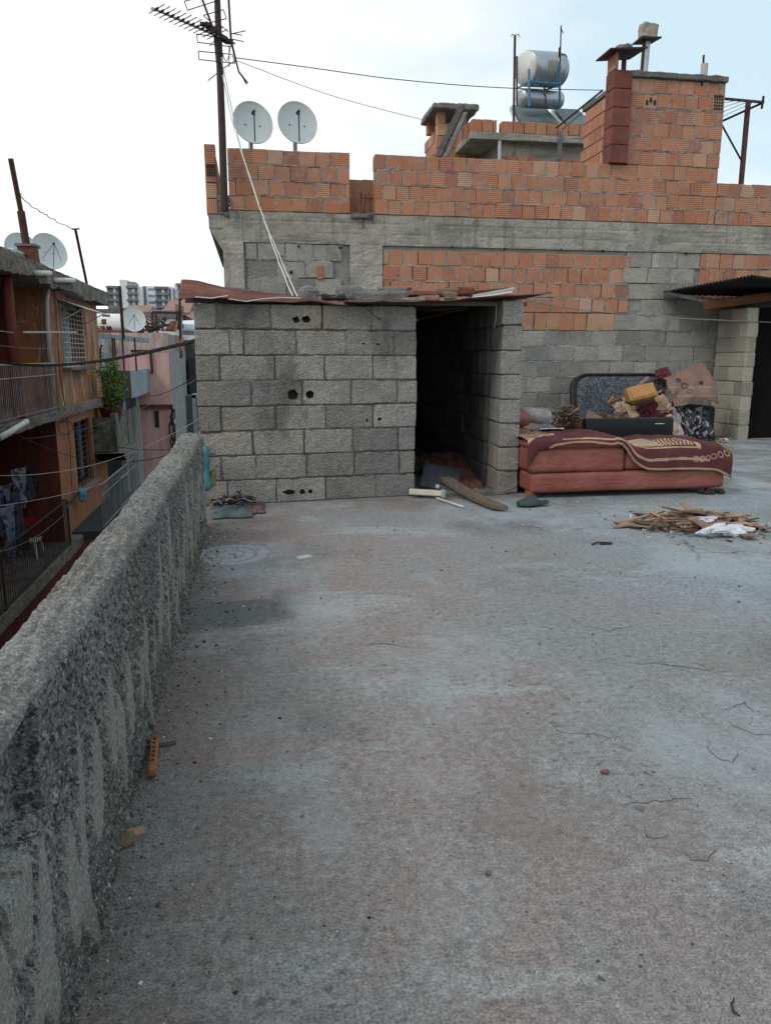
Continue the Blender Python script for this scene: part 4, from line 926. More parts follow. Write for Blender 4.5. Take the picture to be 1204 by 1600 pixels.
def btone(u, v):
    x = x0b+(x1b-x0b)*u; dr = drop(x); s = (.70+dr)*v; a = (x-sxm)  # metres
    c = PUR
    hem = s/.72
    if x < sxm-.03+.0:
        # left half: edge band cream just above the hem, purple roll and a striped cream tongue at the left end
        if .028 < s-.01 < .052 and x > x0b+.30: c = CRM
        q = x-x0b
        if q < .33:
            lim = .26-.9*abs(q-.16)
            if s > .15+abs(q-.10)*.6 and s < .62: c = CRM if (math.sin((q+s*.5)*180) > -.1 or s < .2+abs(q-.10)*.6+.0) else PUR
            if s > .15+abs(q-.1)*.6 and s < .175+abs(q-.1)*.6: c = CRM
    else:
        e = .055+.02*math.sin(a*3)
        if e < s < e+.022 and a < .75: c = CRM
        # inner panel border and stripes
        if .17 < s < .185 and a < .66: c = CRM
        if .185 <= s < .60 and a < .66:
            c = PUR
            if a > .62 and a < .66: c = CRM
            elif .205 < s and a < .60:
                if a > .34: c = CRM if math.sin((a*1.0-s*.35)*200) > -.1 else PUR
                else: c = CRM
                if s > .5 and noise.noise(V((a*7, s*9, 0))) > .1: c = PUR
            else: c = PUR
        # scroll
        sx_ = a-.82; sy_ = s-.13
        for k in range(7):
            cx2 = .62+.055*k; cy2 = .085+.10*(k/6)**2.2*1.5
            d = math.hypot(a-cx2, (s-cy2)*1.1)
            if .018 < d < .028: c = CRM
        if a > .97 and .2 < s < .34 and abs(math.hypot(a-.99, (s-.3))-.04) < .006: c = CRM
    return (c[0], c[1], c[2])
mb = MB(); mb.grid(blk, 420, 190, tfn=btone)
o = mb.build('blanket', m_cloth, smooth=True, solid=.012); tag(o, 'burgundy and cream patterned fleece blanket draped over the red sofa', 'blanket')
# rolled hem edge along the diagonal
mb = MB(); pts = []
for i in range(40):
    u = .10+.90*i/39; p = blk(u, .0); pts.append(p+V((0, -.008, .002)))
mb.tube(pts, .011, 8, CRM if False else (.30, .2, .12)); ob_ = mb.build('hem', m_cloth, o, smooth=True)
# bolster + pillow at the left end
m = MB(); c = W(806, 650, 6.6); m.rbox(c+V((-.05, 0, -.02)), (.3, .3, .15), RZ(.2), r=.07, n=(8, 8, 6), amp=.012, freq=6); tag(m.build('red_cushion', m_leather, smooth=True), 'small rounded red cushion at the left end of the sofa beside the shed pillar', 'cushion')
m = MB(); c = W(832, 649, 6.62); m.rbox(c, (.30, .25, .12), Matrix.Rotation(.12, 3, 'Y') @ RZ(-.1), r=.058, n=(14, 12, 8), amp=.016, freq=9)
tag(m.build('pillow', plain('off_white_fleece', (.52, .50, .50), (.36, .34, .35), 14, .95, .9, 60), smooth=True), 'grubby off-white pillow lying at the left end of the red sofa', 'pillow')
# paper on sofa
m = MB(); c = W(858, 670, 6.55); m.rbox(c, (.22, .12, .008), Matrix.Rotation(-.1, 3, 'X'), r=.003, n=(6, 4, 1), amp=.01); tag(m.build('white_paper', m_whitebag), 'crumpled white sheet lying on the blanket near the pillow', 'paper')
# black panel on sofa
pl = W(912, 668, 6.72); pr_ = W(1050, 668, 6.72); zt2 = W(980, 653, 6.72).z; zb2 = topz(pl.x)-.05
RT = empty('black_panel', ((pl.x+pr_.x)/2, 6.75, zb2-.12), 'long glossy black headboard-like panel standing behind the sofa blanket', 'panel')
mb = MB(); mb.rbox(((pl.x+pr_.x)/2, 6.74, (zt2+zb2-.22)/2), (pr_.x-pl.x, .10, zt2-zb2+.22), r=.022, n=(12, 2, 4), amp=.001); mb.build('shell', m_black, RT, smooth=True)
mb = MB(); c = W(1030, 662, 6.682); mb.rbox(c, (.09, .004, .006), r=.001); mb.build('silver_strip', m_white, RT)
# slipper
SP = W(833, 790, 5.6); SP = WZ(832, 791)
S_ = empty('slipper', (SP.x, SP.y, 0), 'dark teal rubber clog lying on the floor in front of the sofa left leg', 'slipper')
m_sl = plain('dark_teal_rubber', (.035, .06, .065), (.025, .04, .045), 9, .6)
Rz = RZ(math.radians(8))
def shoe(u, v):
    # u along length heel->toe, v around
    x = -.135+.27*u; wd = (.034+.014*math.sin(u*3.1)+.012*u)*min(1, math.sqrt(max(0, u*14)), math.sqrt(max(0, (1-u)*9)))
    return V((SP.x, SP.y, 0))+Rz @ V((-x, wd*math.cos(v*6.2832), .004+.028*(math.sin(v*6.2832)*.5+.5)+.012*(1-u)))
mb = MB(); mb.grid(shoe, 24, 20); mb.build('sole', m_sl, S_, smooth=True)
def upper(u, v):
    x = -.02+.155*u; wd = (.052+.008*math.sin(u*3))*math.sqrt(max(.0, 1-(max(0, u-.35)/.66)**2)); a = math.pi*v
    h = .058*(1-.55*u)+.012
    return V((SP.x, SP.y, 0))+Rz @ V((-x, wd*math.cos(a)*1.02, .012+h*math.sin(a)))
mb = MB(); mb.grid(upper, 18, 18); mb.build('upper', m_sl, S_, smooth=True, solid=.006)
# debris under the right sofa leg
m = MB(); c = WZ(1112, 772)
for i in range(10): m.rbox(c+V((rr(-.1, .1), rr(-.03, .06), .02)), (rr(.03, .08), rr(.02, .05), rr(.02, .04)), rrot(.5), r=.008, amp=.006, n=(2, 2, 2))
tag(m.build('dark_rags', m_fabric if False else m_blacksheet), 'dark crumpled scraps on the floor by the right sofa leg', 'scraps')
# ------------------------------------------------------------------ junk against the wall
P_ = 0
def fabtone(a, b):
    def f(u, v): return a if random.random() < .62 else b
    return f
NVA = (.035, .045, .06); NVB = (.30, .32, .34)
def navy(name='navy_speckled_cloth'):
    n = NT(name); v = n.map((1, 1, .6)); k = n.noise(75, 4, .7, v, 1.5); c = n.mix(n.rng(k, .50, .56), (.018, .022, .034), (.19, .22, .25))
    c = n.mix(n.rng(n.noise(4, 4), .5, .7, 0, .5), c, (.02, .022, .026)); return n.fin(c, .95, n.bump(k, .5, .004))
m_navy2 = navy()
c0 = W(905, 640, 9.9); c1 = W(1045, 640, 9.9); zt_ = W(980, 587, 10.0).z
JB = empty('patterned_backrest', ((c0.x+c1.x)/2, 10.1, 0), 'navy and white speckled sofa backrest leaning against the grey wall', 'backrest')
xm_ = (c0.x+c1.x)/2; hw = (c1.x-c0.x)/2; zlo = .05; hh = (zt_-zlo)/2
tl = Matrix.Rotation(-.22, 3, 'X')
def rrect(hx, hz, r, n=8):
    pts = []
    for (sx_, sz_, a0) in ((1, 1, 0), (-1, 1, 90), (-1, -1, 180), (1, -1, 270)):
        for k in range(n+1):
            a = math.radians(a0+90*k/n); pts.append((sx_*(hx-r)+r*math.cos(a), sz_*(hz-r)+r*math.sin(a)))
    return pts
def pillowpanel(mb, c, hx, hz, dep, R, r=.18, seed=0):
    pts = rrect(hx, hz, r); prof = [(1, 0), (1.0, .3), (.985, .55), (.95, .8), (.86, .96), (.6, 1.04), (0, 1.08)]
    vs = []; fs = []; n = len(pts)
    for (s, d) in [(1, -.6)]+prof:
        for (x, z) in pts:
            p = V((x*s, -dep*d, z*s)); p += V((0, noise.noise(p*5+V((seed, 0, 0)))*.018, 0)); vs.append(V(c)+R @ p)
    for i in range(len(prof)):
        for k in range(n): fs.append((i*n+k, i*n+(k+1) % n, (i+1)*n+(k+1) % n, (i+1)*n+k))
    fs.append([k for k in range(n)][::-1]); mb.add(vs, fs, (.5, .5, .5)); return pts
cc = V((xm_, 10.15, zlo+hh)); mb = MB(); pts = pillowpanel(mb, cc, hw, hh, .12, tl); mb.build('padding', m_navy2, JB, smooth=True)
mb = MB(); q = [cc+tl @ V((x*1.0, -.10, z*1.0)) for x, z in pts]; mb.tube(q+[q[0]], .022, 8); q = [cc+tl @ V((x*1.0, .03, z*1.0)) for x, z in pts]; mb.tube(q+[q[0]], .02, 8); mb.build('piping', m_blacksheet, JB, smooth=True)
# second: charred frame with cushion at right
fa = W(1050, 690, 9.75); fb = W(1122, 690, 9.75); ftop = W(1085, 634, 9.9).z
JC = empty('charred_seat_frame', ((fa.x+fb.x)/2, 9.9, 0), 'torn navy speckled seat with dark frame propped below the brown rug', 'seat')
R2 = Matrix.Rotation(-.18, 3, 'X') @ Matrix.Rotation(.10, 3, 'Y'); cc = V(((fa.x+fb.x)/2, 9.95, ftop/2+.02)); hx = (fb.x-fa.x)/2; hz = ftop/2-.02
mb = MB(); mb.rbox(cc+V((0, .05, 0)), (hx*1.9, .06, hz*1.9), R2, r=.02, n=(16, 3, 12), amp=.03, freq=7); mb.build('padding', m_navy2, JC, smooth=True)
mb = MB()
K = [cc+R2 @ V(p) for p in ((-hx, 0, -hz), (hx, 0, -hz), (hx, 0, hz), (-hx, 0, hz))]
for i in range(4): mb.beam(K[i], K[(i+1) % 4], .05, .05, r=.012)
K = [cc+R2 @ V(p) for p in ((-hx*.8, -.06, -hz*.8), (hx*.85, -.06, -hz*.8), (hx*.85, -.06, hz*.8))]
mb.beam(K[0], K[1], .03, .03); mb.beam(K[1], K[2], .03, .03); mb.build('frame', m_blacksheet, JC)
mb = MB()
for i in range(46):
    p = cc+R2 @ V((rr(-hx, hx*.5), rr(-.12, -.04), rr(-hz*.5, hz*.8))); d = V((rr(-1, 1), rr(-.3, .3), rr(-.8, .8)))*.12
    q = [p-d*.5, p+V((rr(-.03, .03), rr(-.03, 0), rr(-.03, .03))), p+d*.5]; mb.tube(q, rr(.006, .014), 5, random.choice([(.02, .02, .025), (.03, .03, .035), (.35, .35, .36), (.12, .12, .13), (.02, .02, .02)]))
for i in range(7):
    p = cc+R2 @ V((rr(-hx, hx*.3), rr(-.14, -.06), rr(-hz*.2, hz*.8))); mb.rbox(p, (rr(.05, .1), .01, rr(.04, .08)), rrot(1), r=.003, amp=.01, n=(4, 1, 4), tone=random.choice([(.3, .3, .31), (.05, .05, .06), (.2, .19, .2)]))
mb.build('torn_stuffing', m_fabric, JC)
# brown rug
def rugm():
    n = NT('brown_woven_rug'); c = n.mix(n.rng(n.noise(6, 6, .7), .35, .65), (.22, .135, .11), (.155, .095, .08)); c = n.mix(n.rng(n.noise(90, 3, .7), .45, .7, 0, .5), c, (.3, .22, .18))
    X = n.xyz(); b = n.rng(n.math('SINE', n.math('MULTIPLY', X[2], 55)), .75, 1, 0, .35); c = n.mix(n.math('MULTIPLY', b, n.rng(X[2], .33, .30)), c, (.36, .28, .22)); return n.fin(c, .97, n.bump(n.noise(90, 4), .8, .006))
RG = [W(1030, 590, 9.75), W(1098, 565, 9.9), W(1122, 630, 9.6), W(1052, 632, 9.55)]
def rug(u, v):
    top = W(1033, 592, 9.8).lerp(W(1100, 566, 9.95), u); bot = W(1052, 636, 9.55).lerp(W(1123, 630, 9.6), u)
    p = top.lerp(bot, v); p.z += .05*math.sin(u*3.1)*v-.02*math.sin(u*7)*v; p.y -= .06*math.sin(v*3.1)+.05*noise.noise(V((u*4, v*3, 0)))+.015*math.sin(u*14+v*3)*v; return p
mb = MB(); mb.grid(rug, 50, 40, (.5, .5, .5)); RGO = mb.build('brown_rug', rugm(), smooth=True, solid=.012); tag(RGO, 'faded brown rug with small motifs draped over the junk by the pillar', 'rug')
mb = MB()
def ring(c, w_, h_):
    mb.tube([rug(c[0]+w_*math.cos(a), c[1]+h_*math.sin(a))+V((0, -.012, 0)) for a in [i*math.pi/3 for i in range(7)]], .005, 5)
ring((.35, .42), .07, .10); ring((.35, .42), .04, .06); ring((.30, .22), .05, .07); ring((.30, .22), .03, .04); ring((.38, .62), .05, .05); ring((.70, .48), .04, .05); ring((.70, .48), .02, .025)
mb.tube([rug(.25+.02*i, .3+.0*i) for i in range(2)], .004, 5)
mb.build('motif', plain('dark_rug_motif', (.06, .045, .045), None, 9), RGO)
m = MB()
def clothpiece(name, pts, Y, amp, mat, label, cat, tone, dep=.0, nu=24, nv=20, seed=1, solid=.01, tf=None):
    P = [W(px, py, yy) for px, py, yy in pts]
    def f(u, v):
        p = P[0].lerp(P[1], u).lerp(P[3].lerp(P[2], u), v); k = V((u*4+seed, v*4, seed))
        p.y -= amp*(abs(noise.noise(k))+.5*math.sin(v*3.14)); p.z += amp*.5*noise.noise(k*1.7); p.x += amp*.4*noise.noise(k*1.3+V((5, 0, 0)))
        return p
    mb = MB(); mb.grid(f, nu, nv, tone, tf); o = mb.build(name, mat, smooth=True, solid=solid); tag(o, label, cat); return o
clothpiece('maroon_cloth', [(1022, 578, 9.9), (1042, 573, 9.9), (1050, 598, 9.85), (1020, 600, 9.85)], 0, .04, m_fabric, 'small maroon cloth corner sticking up behind the brown rug', 'cloth', (.10, .03, .035))
def mt(u, v):
    return CRM if (u > .72 and v < .8) or (u < .22 and v > .35) or noise.noise(V((u*5, v*6, 3))) > .42 else (.085, .022, .03)
clothpiece('maroon_blanket', [(970, 620, 9.6), (1030, 612, 9.5), (1048, 650, 9.2), (972, 662, 9.2)], 0, .14, m_fabric, 'maroon blanket with cream patches heaped in front of the speckled backrest', 'blanket', None, tf=mt, nu=40, nv=34, solid=.02)
clothpiece('cream_rag', [(955, 632, 9.5), (978, 626, 9.45), (985, 645, 9.3), (958, 648, 9.3)], 0, .07, m_fabric, 'cream beige rag left of the maroon blanket heap', 'cloth', (.36, .26, .17))
BG = empty('ochre_bag', W(1000, 640, 9.2), 'ochre yellow box-shaped bag with black strap on top of the heap', 'bag')
cc = W(1000, 615, 9.15); Rb = Matrix.Rotation(-.22, 3, 'Y') @ Matrix.Rotation(-.5, 3, 'X')
mb = MB(); mb.rbox(cc, (.38, .14, .19), Rb, r=.02, n=(10, 4, 6), amp=.012, freq=7); mb.build('body', plain('ochre_vinyl', (.36, .185, .055), (.25, .12, .04), 6, .5), BG, smooth=True)
mb = MB(); mb.rbox(cc+Rb @ V((0, -.075, 0)), (.3, .008, .13), Rb, r=.003); mb.build('front_panel', plain('ochre_vinyl_face', (.42, .23, .08), (.34, .17, .06), 9, .5), BG)
mb = MB(); q = [W(1015, 600, 9.2), W(1028, 590, 9.2), W(1038, 594, 9.2), (W(1040, 606, 9.2)), W(1030, 616, 9.15), W(1020, 612, 9.15)]
mb.tube(q, .018, 8); mb.tube([W(975, 628, 9.0), W(995, 634, 9.0), W(1022, 622, 9.0)], .01, 6); mb.build('strap', m_blacksheet, BG)
m = MB(); m.beam(W(949, 630, 9.3), W(958, 619, 9.3), .035, .02); tag(m.build('orange_stick', plain('orange_plastic', (.5, .2, .1), None, 6)), 'short orange stick beside the ochre bag', 'stick')
m = MB(); m.beam(W(955, 629, 9.6), W(985, 612, 9.6), .06, .03); m.beam(W(985, 612, 9.7), W(1012, 590, 9.8), .05, .03); tag(m.build('brown_board', m_chip), 'narrow brown board lying across the speckled backrest behind the bag', 'board')
m = MB(); m.slab([W(905, 686, 7.6), W(918, 640, 7.7), W(945, 655, 7.6), W(940, 690, 7.5)], (0, .015, 0)); tag(m.build('cardboard', m_card), 'pale brown cardboard sheet standing left of the black panel', 'cardboard')
m = MB()
for i in range(150):
    c = W(rr(868, 908), rr(652, 680), rr(7.5, 8.0)); t = (c.x-W(888, 660, 7.7).x)/.3; c.z -= abs(t)*.06
    d = V((rr(-1, 1), rr(-.6, .6), rr(-.35, .9))).normalized()*rr(.08, .2); k = rr(.5, 1.4); b = V((rr(-.03, .03), rr(-.03, .03), rr(-.03, .03)))
    m.tube([c-d*.5, c+b, c+d*.5], [rr(.004, .008), rr(.003, .006), .002], 5, random.choice([(.10*k, .055*k, .035*k), (.18*k, .11*k, .07*k), (.05*k, .03*k, .025*k)]))
tag(m.build('twig_heap', m_fabric), 'tangled heap of brown twigs between the pillow and the cardboard behind the sofa', 'twigs', kind='stuff')
m = MB()
for i in range(14): m.beam(W(rr(860, 890), rr(636, 650), 7.7), W(rr(880, 908), rr(632, 655), 7.8), .05, .008, (rr(.3, 1), .5, .5))
tag(m.build('splintered_boards', m_chip), 'splintered brown board pieces on top of the twig heap', 'boards')
# filler under the heap
m = MB(); c = (W(985, 660, 9.5)+W(1040, 660, 9.5))/2
m.rbox((c.x-.1, 9.55, .19), (1.1, .5, .38), r=.12, n=(14, 8, 8), amp=.06, freq=4, tone=(.05, .035, .04)); tag(m.build('bundled_cloth', m_fabric, smooth=True), 'dark bundled cloth forming the bottom of the heap behind the black panel', 'cloth')
clothpiece('grey_cloth', [(1060, 640, 9.35), (1100, 655, 9.3), (1112, 690, 9.15), (1056, 688, 9.1)], 0, .16, m_fabric, 'dark grey patterned cloth slumped against the lower right of the heap', 'cloth', None, tf=lambda u, v: (.22, .22, .24) if noise.noise(V((u*14, v*14, 2))) > .18 else (.035, .035, .045), nu=40, nv=34, solid=.012)
clothpiece('brown_cloth', [(915, 655, 9.2), (975, 645, 9.25), (990, 682, 8.9), (908, 686, 8.9)], 0, .16, m_fabric, 'brown crumpled cloth below the speckled backrest, left of the maroon blanket', 'cloth', None, tf=lambda u, v: (.16, .10, .07) if noise.noise(V((u*5, v*6, 8))) > 0 else (.07, .045, .04), nu=34, nv=28, solid=.014)
clothpiece('beige_cloth', [(1030, 655, 9.0), (1058, 660, 8.95), (1066, 690, 8.8), (1026, 690, 8.8)], 0, .10, m_fabric, 'beige cloth end trailing on the floor right of the black panel', 'cloth', (.30, .25, .20), nu=24, nv=22)
clothpiece('lilac_rag', [(1045, 632, 9.4), (1064, 650, 9.3), (1058, 680, 9.2), (1040, 672, 9.2)], 0, .06, m_fabric, 'pale lilac rag hanging right of the black panel', 'cloth', (.34, .29, .31))
m = MB()
for i in range(40):
    c = WZ(rr(1045, 1140), rr(686, 694)); k = random.choice([(.3, .22, .14), (.09, .03, .035), (.4, .37, .32), (.08, .07, .06)]); m.rbox(c+V((0, 0, .012)), (rr(.04, .14), rr(.03, .07), rr(.006, .02)), rrot(.25), r=.004, n=(3, 2, 1), amp=.008, tone=k)
tag(m.build('floor_scraps', m_fabric), 'strip of cloth and paper scraps on the floor below the charred seat', 'scraps', kind='stuff')
# ------------------------------------------------------------------ heap of broken wood
hc = WZ(1090, 822)
for i in range(84):
    a = rr(0, 6.28); q = rr(0, 1)**.7; x = hc.x+.42*q*math.cos(a)-(.0); y = hc.y+.34*q*math.sin(a); z = .015+.11*(1-q)**1.0*rr(.4, 1)
    if i < 14: x = hc.x-.30+rr(-.18, .1); y = hc.y+.05+rr(-.12, .1); z = rr(.015, .05)
    L_ = rr(.08, .34) if i >= 14 else rr(.2, .38); wd = rr(.010, .04) if i % 6 else rr(.06, .11); th = rr(.004, .012)
    ang = random.gauss(-.2, .75); Rm = RZ(ang) @ Matrix.Rotation(rr(-.22, .22), 3, 'Y') @ Matrix.Rotation(rr(-.35, .35), 3, 'X')
    m = MB(); n = 7; up = []; lo = []
    for k in range(n+1):
        t = k/n-.5; e = (1-abs(t*2)**6*rr(.3, 1)); up.append((t*L_, wd/2*e*rr(.8, 1.1))); lo.append((t*L_, -wd/2*e*rr(.8, 1.1)))
    P = [V((x, y, z))+Rm @ V((p[0], p[1], 0)) for p in up+lo[::-1]]; mn = min(p.z for p in P)
    if mn < .004: P = [p+V((0, 0, .004-mn)) for p in P]
    m.slab(P, Rm @ V((0, 0, th)), (rr(0, 1), .5, .5))
    tag(m.build('wood_splinter', [m_chip, m_wood, m_chip, m_card, m_chip][i % 5]), 'flat broken piece of brown board in the heap on the floor by the sofa', 'wood piece', 'broken boards in the floor heap')
for (a, b, w_, lb) in (((1065, 786), (1095, 812), .05, 'long board piece sticking up at the top of the wood heap'), ((994, 806), (1035, 800), .025, 'dark stick reaching out at the left end of the wood heap'), ((1150, 815), (1200, 826), .06, 'pale board piece reaching out at the right end of the wood heap'), ((1080, 808), (1118, 832), .085, 'widest tan board piece lying in the middle of the wood heap'), ((1155, 832), (1175, 838), .10, 'flat tan piece lying just in front of the heap on its right side')):
    p, q = WZ(*a, .09 if 'up' in lb or 'widest' in lb else .02), WZ(*b, .03); m = MB(); m.beam(p, q, w_, .008, (rr(.4, .9), .5, .5)); tag(m.build('wood_splinter', m_chip), lb, 'wood piece', 'broken boards in the floor heap')
m = MB()
for i in range(420):
    a = rr(0, 6.28); q = abs(random.gauss(0, .55)); x = hc.x+.50*q*math.cos(a); y = hc.y-.05+.42*q*math.sin(a)
    k = rr(.4, 1.3); col = random.choice([(.3*k, .2*k, .13*k), (.16*k, .1*k, .07*k), (.45, .42, .4), (.08, .06, .05)]); m.rbox((x, y, .006+max(0, .07*(1-q*1.6))*rr(0, 1)), (rr(.01, .06), rr(.005, .018), rr(.002, .008)), rrot(.4), r=.001, tone=col)
tag(m.build('wood_crumbs', m_gravel), 'small crumbs and shavings around the broken wood heap', 'shavings', kind='stuff')
def bag(u, v, u0=0):
    a = u*6.2832; b = (v-.5)*math.pi*.98; k = 1+.55*noise.noise(V((math.cos(a)*1.4+u0, math.sin(a)*1.4, v*2)))-.45*abs(noise.noise(V((math.cos(a)*3, math.sin(a)*3+u0, v*3))))-.22*abs(noise.noise(V((math.cos(a)*8, math.sin(a)*8+u0, v*8))))
    return k*V((.20*math.cos(b)*math.cos(a), .075*math.cos(b)*math.sin(a), .04*math.sin(b)))
for (px, py, s, lb, zz_) in ((1132, 838, 1, 'crumpled white plastic bag at the front of the wood heap', .04), (1097, 828, .55, 'small balled-up white plastic bag left of the larger white bag', .07)):
    c = WZ(px, py); mb = MB(); mb.grid(lambda u, v: V((c.x, c.y, zz_))+bag(u, v, px*.37)*s, 48, 30, (.5, .5, .5)); tag(mb.build('plastic_bag', m_whitebag), lb, 'bag')
m = MB(); c = WZ(1002, 813); m.rbox(c+V((0, 0, .004)), (.13, .05, .006), RZ(-.2), r=.002, n=(6, 3, 1), amp=.006); tag(m.build('white_flake', m_whitebag), 'thin white flake at the left foot of the wood heap', 'flake')
m = MB(); c = WZ(941, 851)
m.tube([c+V((-.07, 0, .005)), c+V((-.03, .015, .012)), c+V((.02, .01, .01)), c+V((.07, .012, .005)), c+V((.05, -.01, .005)), c+V((-.02, -.006, .006))], .006, 6); tag(m.build('bent_twig', m_iron), 'small dark bent twig alone on the floor left of the wood heap', 'twig')
m = MB(); c = WZ(1146, 1575); q = [WZ(1146, 1562), WZ(1142, 1572), WZ(1144, 1582), WZ(1152, 1589), WZ(1155, 1590)]; m.tube([p+V((0, 0, .004)) for p in q], [.001, .0022, .0022, .0018, .001], 6); tag(m.build('curled_twig', m_iron), 'small curled black twig in the bottom right corner of the floor', 'twig')
for (px, py, s, lb) in ((944, 1209, .02, 'small reddish pebble alone on the middle right of the floor'), (762, 1366, .012, 'tiny grey pebble left of the lower middle floor')):
    m = MB(); c = WZ(px, py); m.rbox(c+V((0, 0, s*.3)), (s, s*.8, s*.6), rrot(.3), r=s*.2, n=(3, 3, 3), amp=s*.15, freq=60, tone=(.7, .5, .5)); tag(m.build('pebble', plain('pebble_surface', (.16, .11, .10), None, 30)), lb, 'pebble')
# ------------------------------------------------------------------ in front of the door
PK = empty('long_plank', WZ(740, 785), 'long weathered brown plank lying askew at the shed doorway', 'plank')
mb = MB(); p0 = WZ(692, 764, .16); p1 = WZ(722, 784, .04); p2 = WZ(790, 800, .03); q = [p0, p1, p2]
def plank(u, v):
    c = W(690, 764, 6.2).lerp(V(WZ(788, 797, .035)), u) ; c.z = .12*(1-u)**2+.03; return c
d = (WZ(786, 797)-WZ(694, 766)); d.z = 0; d.normalize(); s = V((-d.y, d.x, 0)); st = WZ(694, 768); en = WZ(784, 800)
vs = []; fs = []; n = 14
for i in range(n+1):
    t = i/n; c = st.lerp(en, t); c.z = .018+.085*(1-t)**2; wd = .055 if t < .9 else .055-.02*(t-.9)/.1
    for (a, b) in ((-1, 0), (1, 0), (1, .028), (-1, .028)): vs.append(c+s*wd*a+V((0, 0, b))+d*(.03*a if i == n else 0))
for i in range(n):
    for k in range(4): fs.append((i*4+k, i*4+(k+1) % 4, i*4+4+(k+1) % 4, i*4+4+k))
fs += [(3, 2, 1, 0), (n*4, n*4+1, n*4+2, n*4+3)]; mb.add(vs, fs, (.6, .5, .5)); mb.build('plank_body', m_wood, PK)
PB = empty('plastic_profile', WZ(670, 775), 'cream plastic window profile lying at the left foot of the doorway', 'profile')
mb = MB(); a = W(640, 768, 6.18); b = W(691, 771, 6.05); mb.beam(a, b, .05, .045, r=.004); mb.beam(a+V((0, -.028, -.012)), b+V((0, -.028, -.012)), .01, .012); mb.build('bar', plain('cream_upvc', (.52, .50, .42), (.4, .38, .32), 9, .45), PB)
mb = MB(); mb.rbox(b+V((0, -.01, .0)), (.03, .06, .07), RZ(.1), r=.006); mb.rbox(W(683, 760, 6.05), (.03, .03, .03), r=.008); mb.build('end_cap', plain('cream_upvc_cap', (.5, .48, .41), None, 9, .45), PB)
m = MB(); m.beam(WZ(682, 778, .02), WZ(724, 792, .015), .018, .012); tag(m.build('white_strip', m_pvc), 'thin white strip lying beneath the long plank', 'strip')
m = MB(); q = [WZ(655, 758, .05), WZ(712, 765, .05), W(722, 732, 6.95), W(664, 724, 6.9)]; m.slab(q, (0, .02, -.03)); tag(m.build('grey_board', concrete('speckled_grey_board', (.11, .12, .14), (.15, .16, .185), (.08, .09, .1), 8, 60)), 'speckled grey board leaning just inside the shed doorway', 'board')
clothpiece('brown_blanket', [(655, 712, 7.5), (722, 706, 7.5), (732, 740, 7.1), (652, 722, 7.1)], 0, .10, m_fabric, 'dark brown blanket lying in the shadow inside the shed', 'blanket', (.09, .045, .03))
clothpiece('brown_mat', [(718, 730, 7.0), (735, 732, 7.0), (757, 765, 6.4), (712, 768, 6.35)], 0, .03, m_fabric, 'reddish brown mat on the shed floor beside the side wall', 'mat', (.12, .06, .05))
m = MB()
for i in range(26): c = WZ(rr(706, 752), rr(762, 772)); m.rbox(c+V((0, 0, .012)), (rr(.03, .1), rr(.02, .05), rr(.005, .02)), rrot(.4), r=.003, tone=random.choice([(.05, .06, .06), (.13, .05, .06), (.25, .25, .24), (.1, .08, .07)]))
tag(m.build('doorway_litter', m_fabric), 'dark litter scraps across the shed doorway floor', 'litter', kind='stuff')
m = MB(); m.beam((1.32, 6.20, .02), (2.06, 6.20, .02), .10, .045, r=.01); tag(m.build('door_threshold', m_concd), 'low cement threshold across the shed doorway', 'threshold')
m = MB(); c = W(675, 505, 8.1); m.slab([W(648, 503, 8.12), W(680, 500, 8.12), W(683, 506, 8.12), W(650, 507, 8.12)], (0, .01, 0)); 
# rag pile at parapet end
cl = WZ(372, 797)
def ragm(px0, py0, px1, py1, seedc, tone, name, label, amp=.03, z=.01):
    a = WZ(px0, py0); b = WZ(px1, py1)
    def f(u, v):
        x = a.x+(b.x-a.x)*u; y = a.y+(b.y-a.y)*v; k = V((u*5+seedc, v*5, 0)); e = min(u, v, 1-u, 1-v)
        return V((x+.03*noise.noise(k*1.3), y+.03*noise.noise(k+V((9, 0, 0))), z+max(0, amp*noise.noise(k)+amp*.6)*min(1, e*6)))
    m = MB(); m.grid(f, 30, 20, tone); o = m.build(name, m_fabric, smooth=True, solid=.008); tag(o, label, 'rag')
ragm(335, 812, 395, 790, 1, (.085, .115, .125), 'teal_rag', 'flattened blue-grey rag on the floor in the corner by the shed', .02)
ragm(385, 804, 412, 786, 4, (.13, .09, .095), 'mauve_rag', 'small mauve rag right of the blue-grey rag in the shed corner', .02)
m = MB()
for i in range(90):
    c = WZ(rr(333, 392), rr(783, 796)); c.z = rr(.01, .09)*(1-(abs(c.x-cl.x)/.4)); d = V((rr(-1, 1), rr(-.5, .5), rr(-.3, .5))).normalized()*rr(.05, .16)
    m.tube([c-d*.5, c+V((rr(-.03, .03), rr(-.02, .02), rr(0, .03))), c+d*.5], rr(.003, .009), 5, random.choice([(.02, .02, .025), (.03, .028, .03), (.25, .25, .27), (.06, .07, .08), (.10, .05, .045)]))
tag(m.build('tangled_rubbish', m_fabric), 'dark tangled strips heaped in the corner between shed and parapet', 'rubbish', kind='stuff')
m = MB(); c = W(321, 730, 5.7); m.rbox(c, (.05, .2, .3), RZ(.1), r=.02, n=(4, 6, 8), amp=.02, freq=9); tag(m.build('teal_bag', plain('teal_plastic', (.05, .22, .26), (.03, .12, .15), 14, .4), smooth=True), 'teal plastic bag wedged in the gap between parapet end and shed', 'bag')
m = MB(); c = W(326, 749, 5.75); m.rbox(c, (.09, .1, .1), RZ(.3), r=.03, n=(6, 6, 6), amp=.03, freq=14); tag(m.build('yellow_green_bag', plain('yellow_green_plastic', (.24, .25, .09), (.12, .12, .06), 14, .5), smooth=True), 'small yellow-green bag below the teal bag in the gap', 'bag')
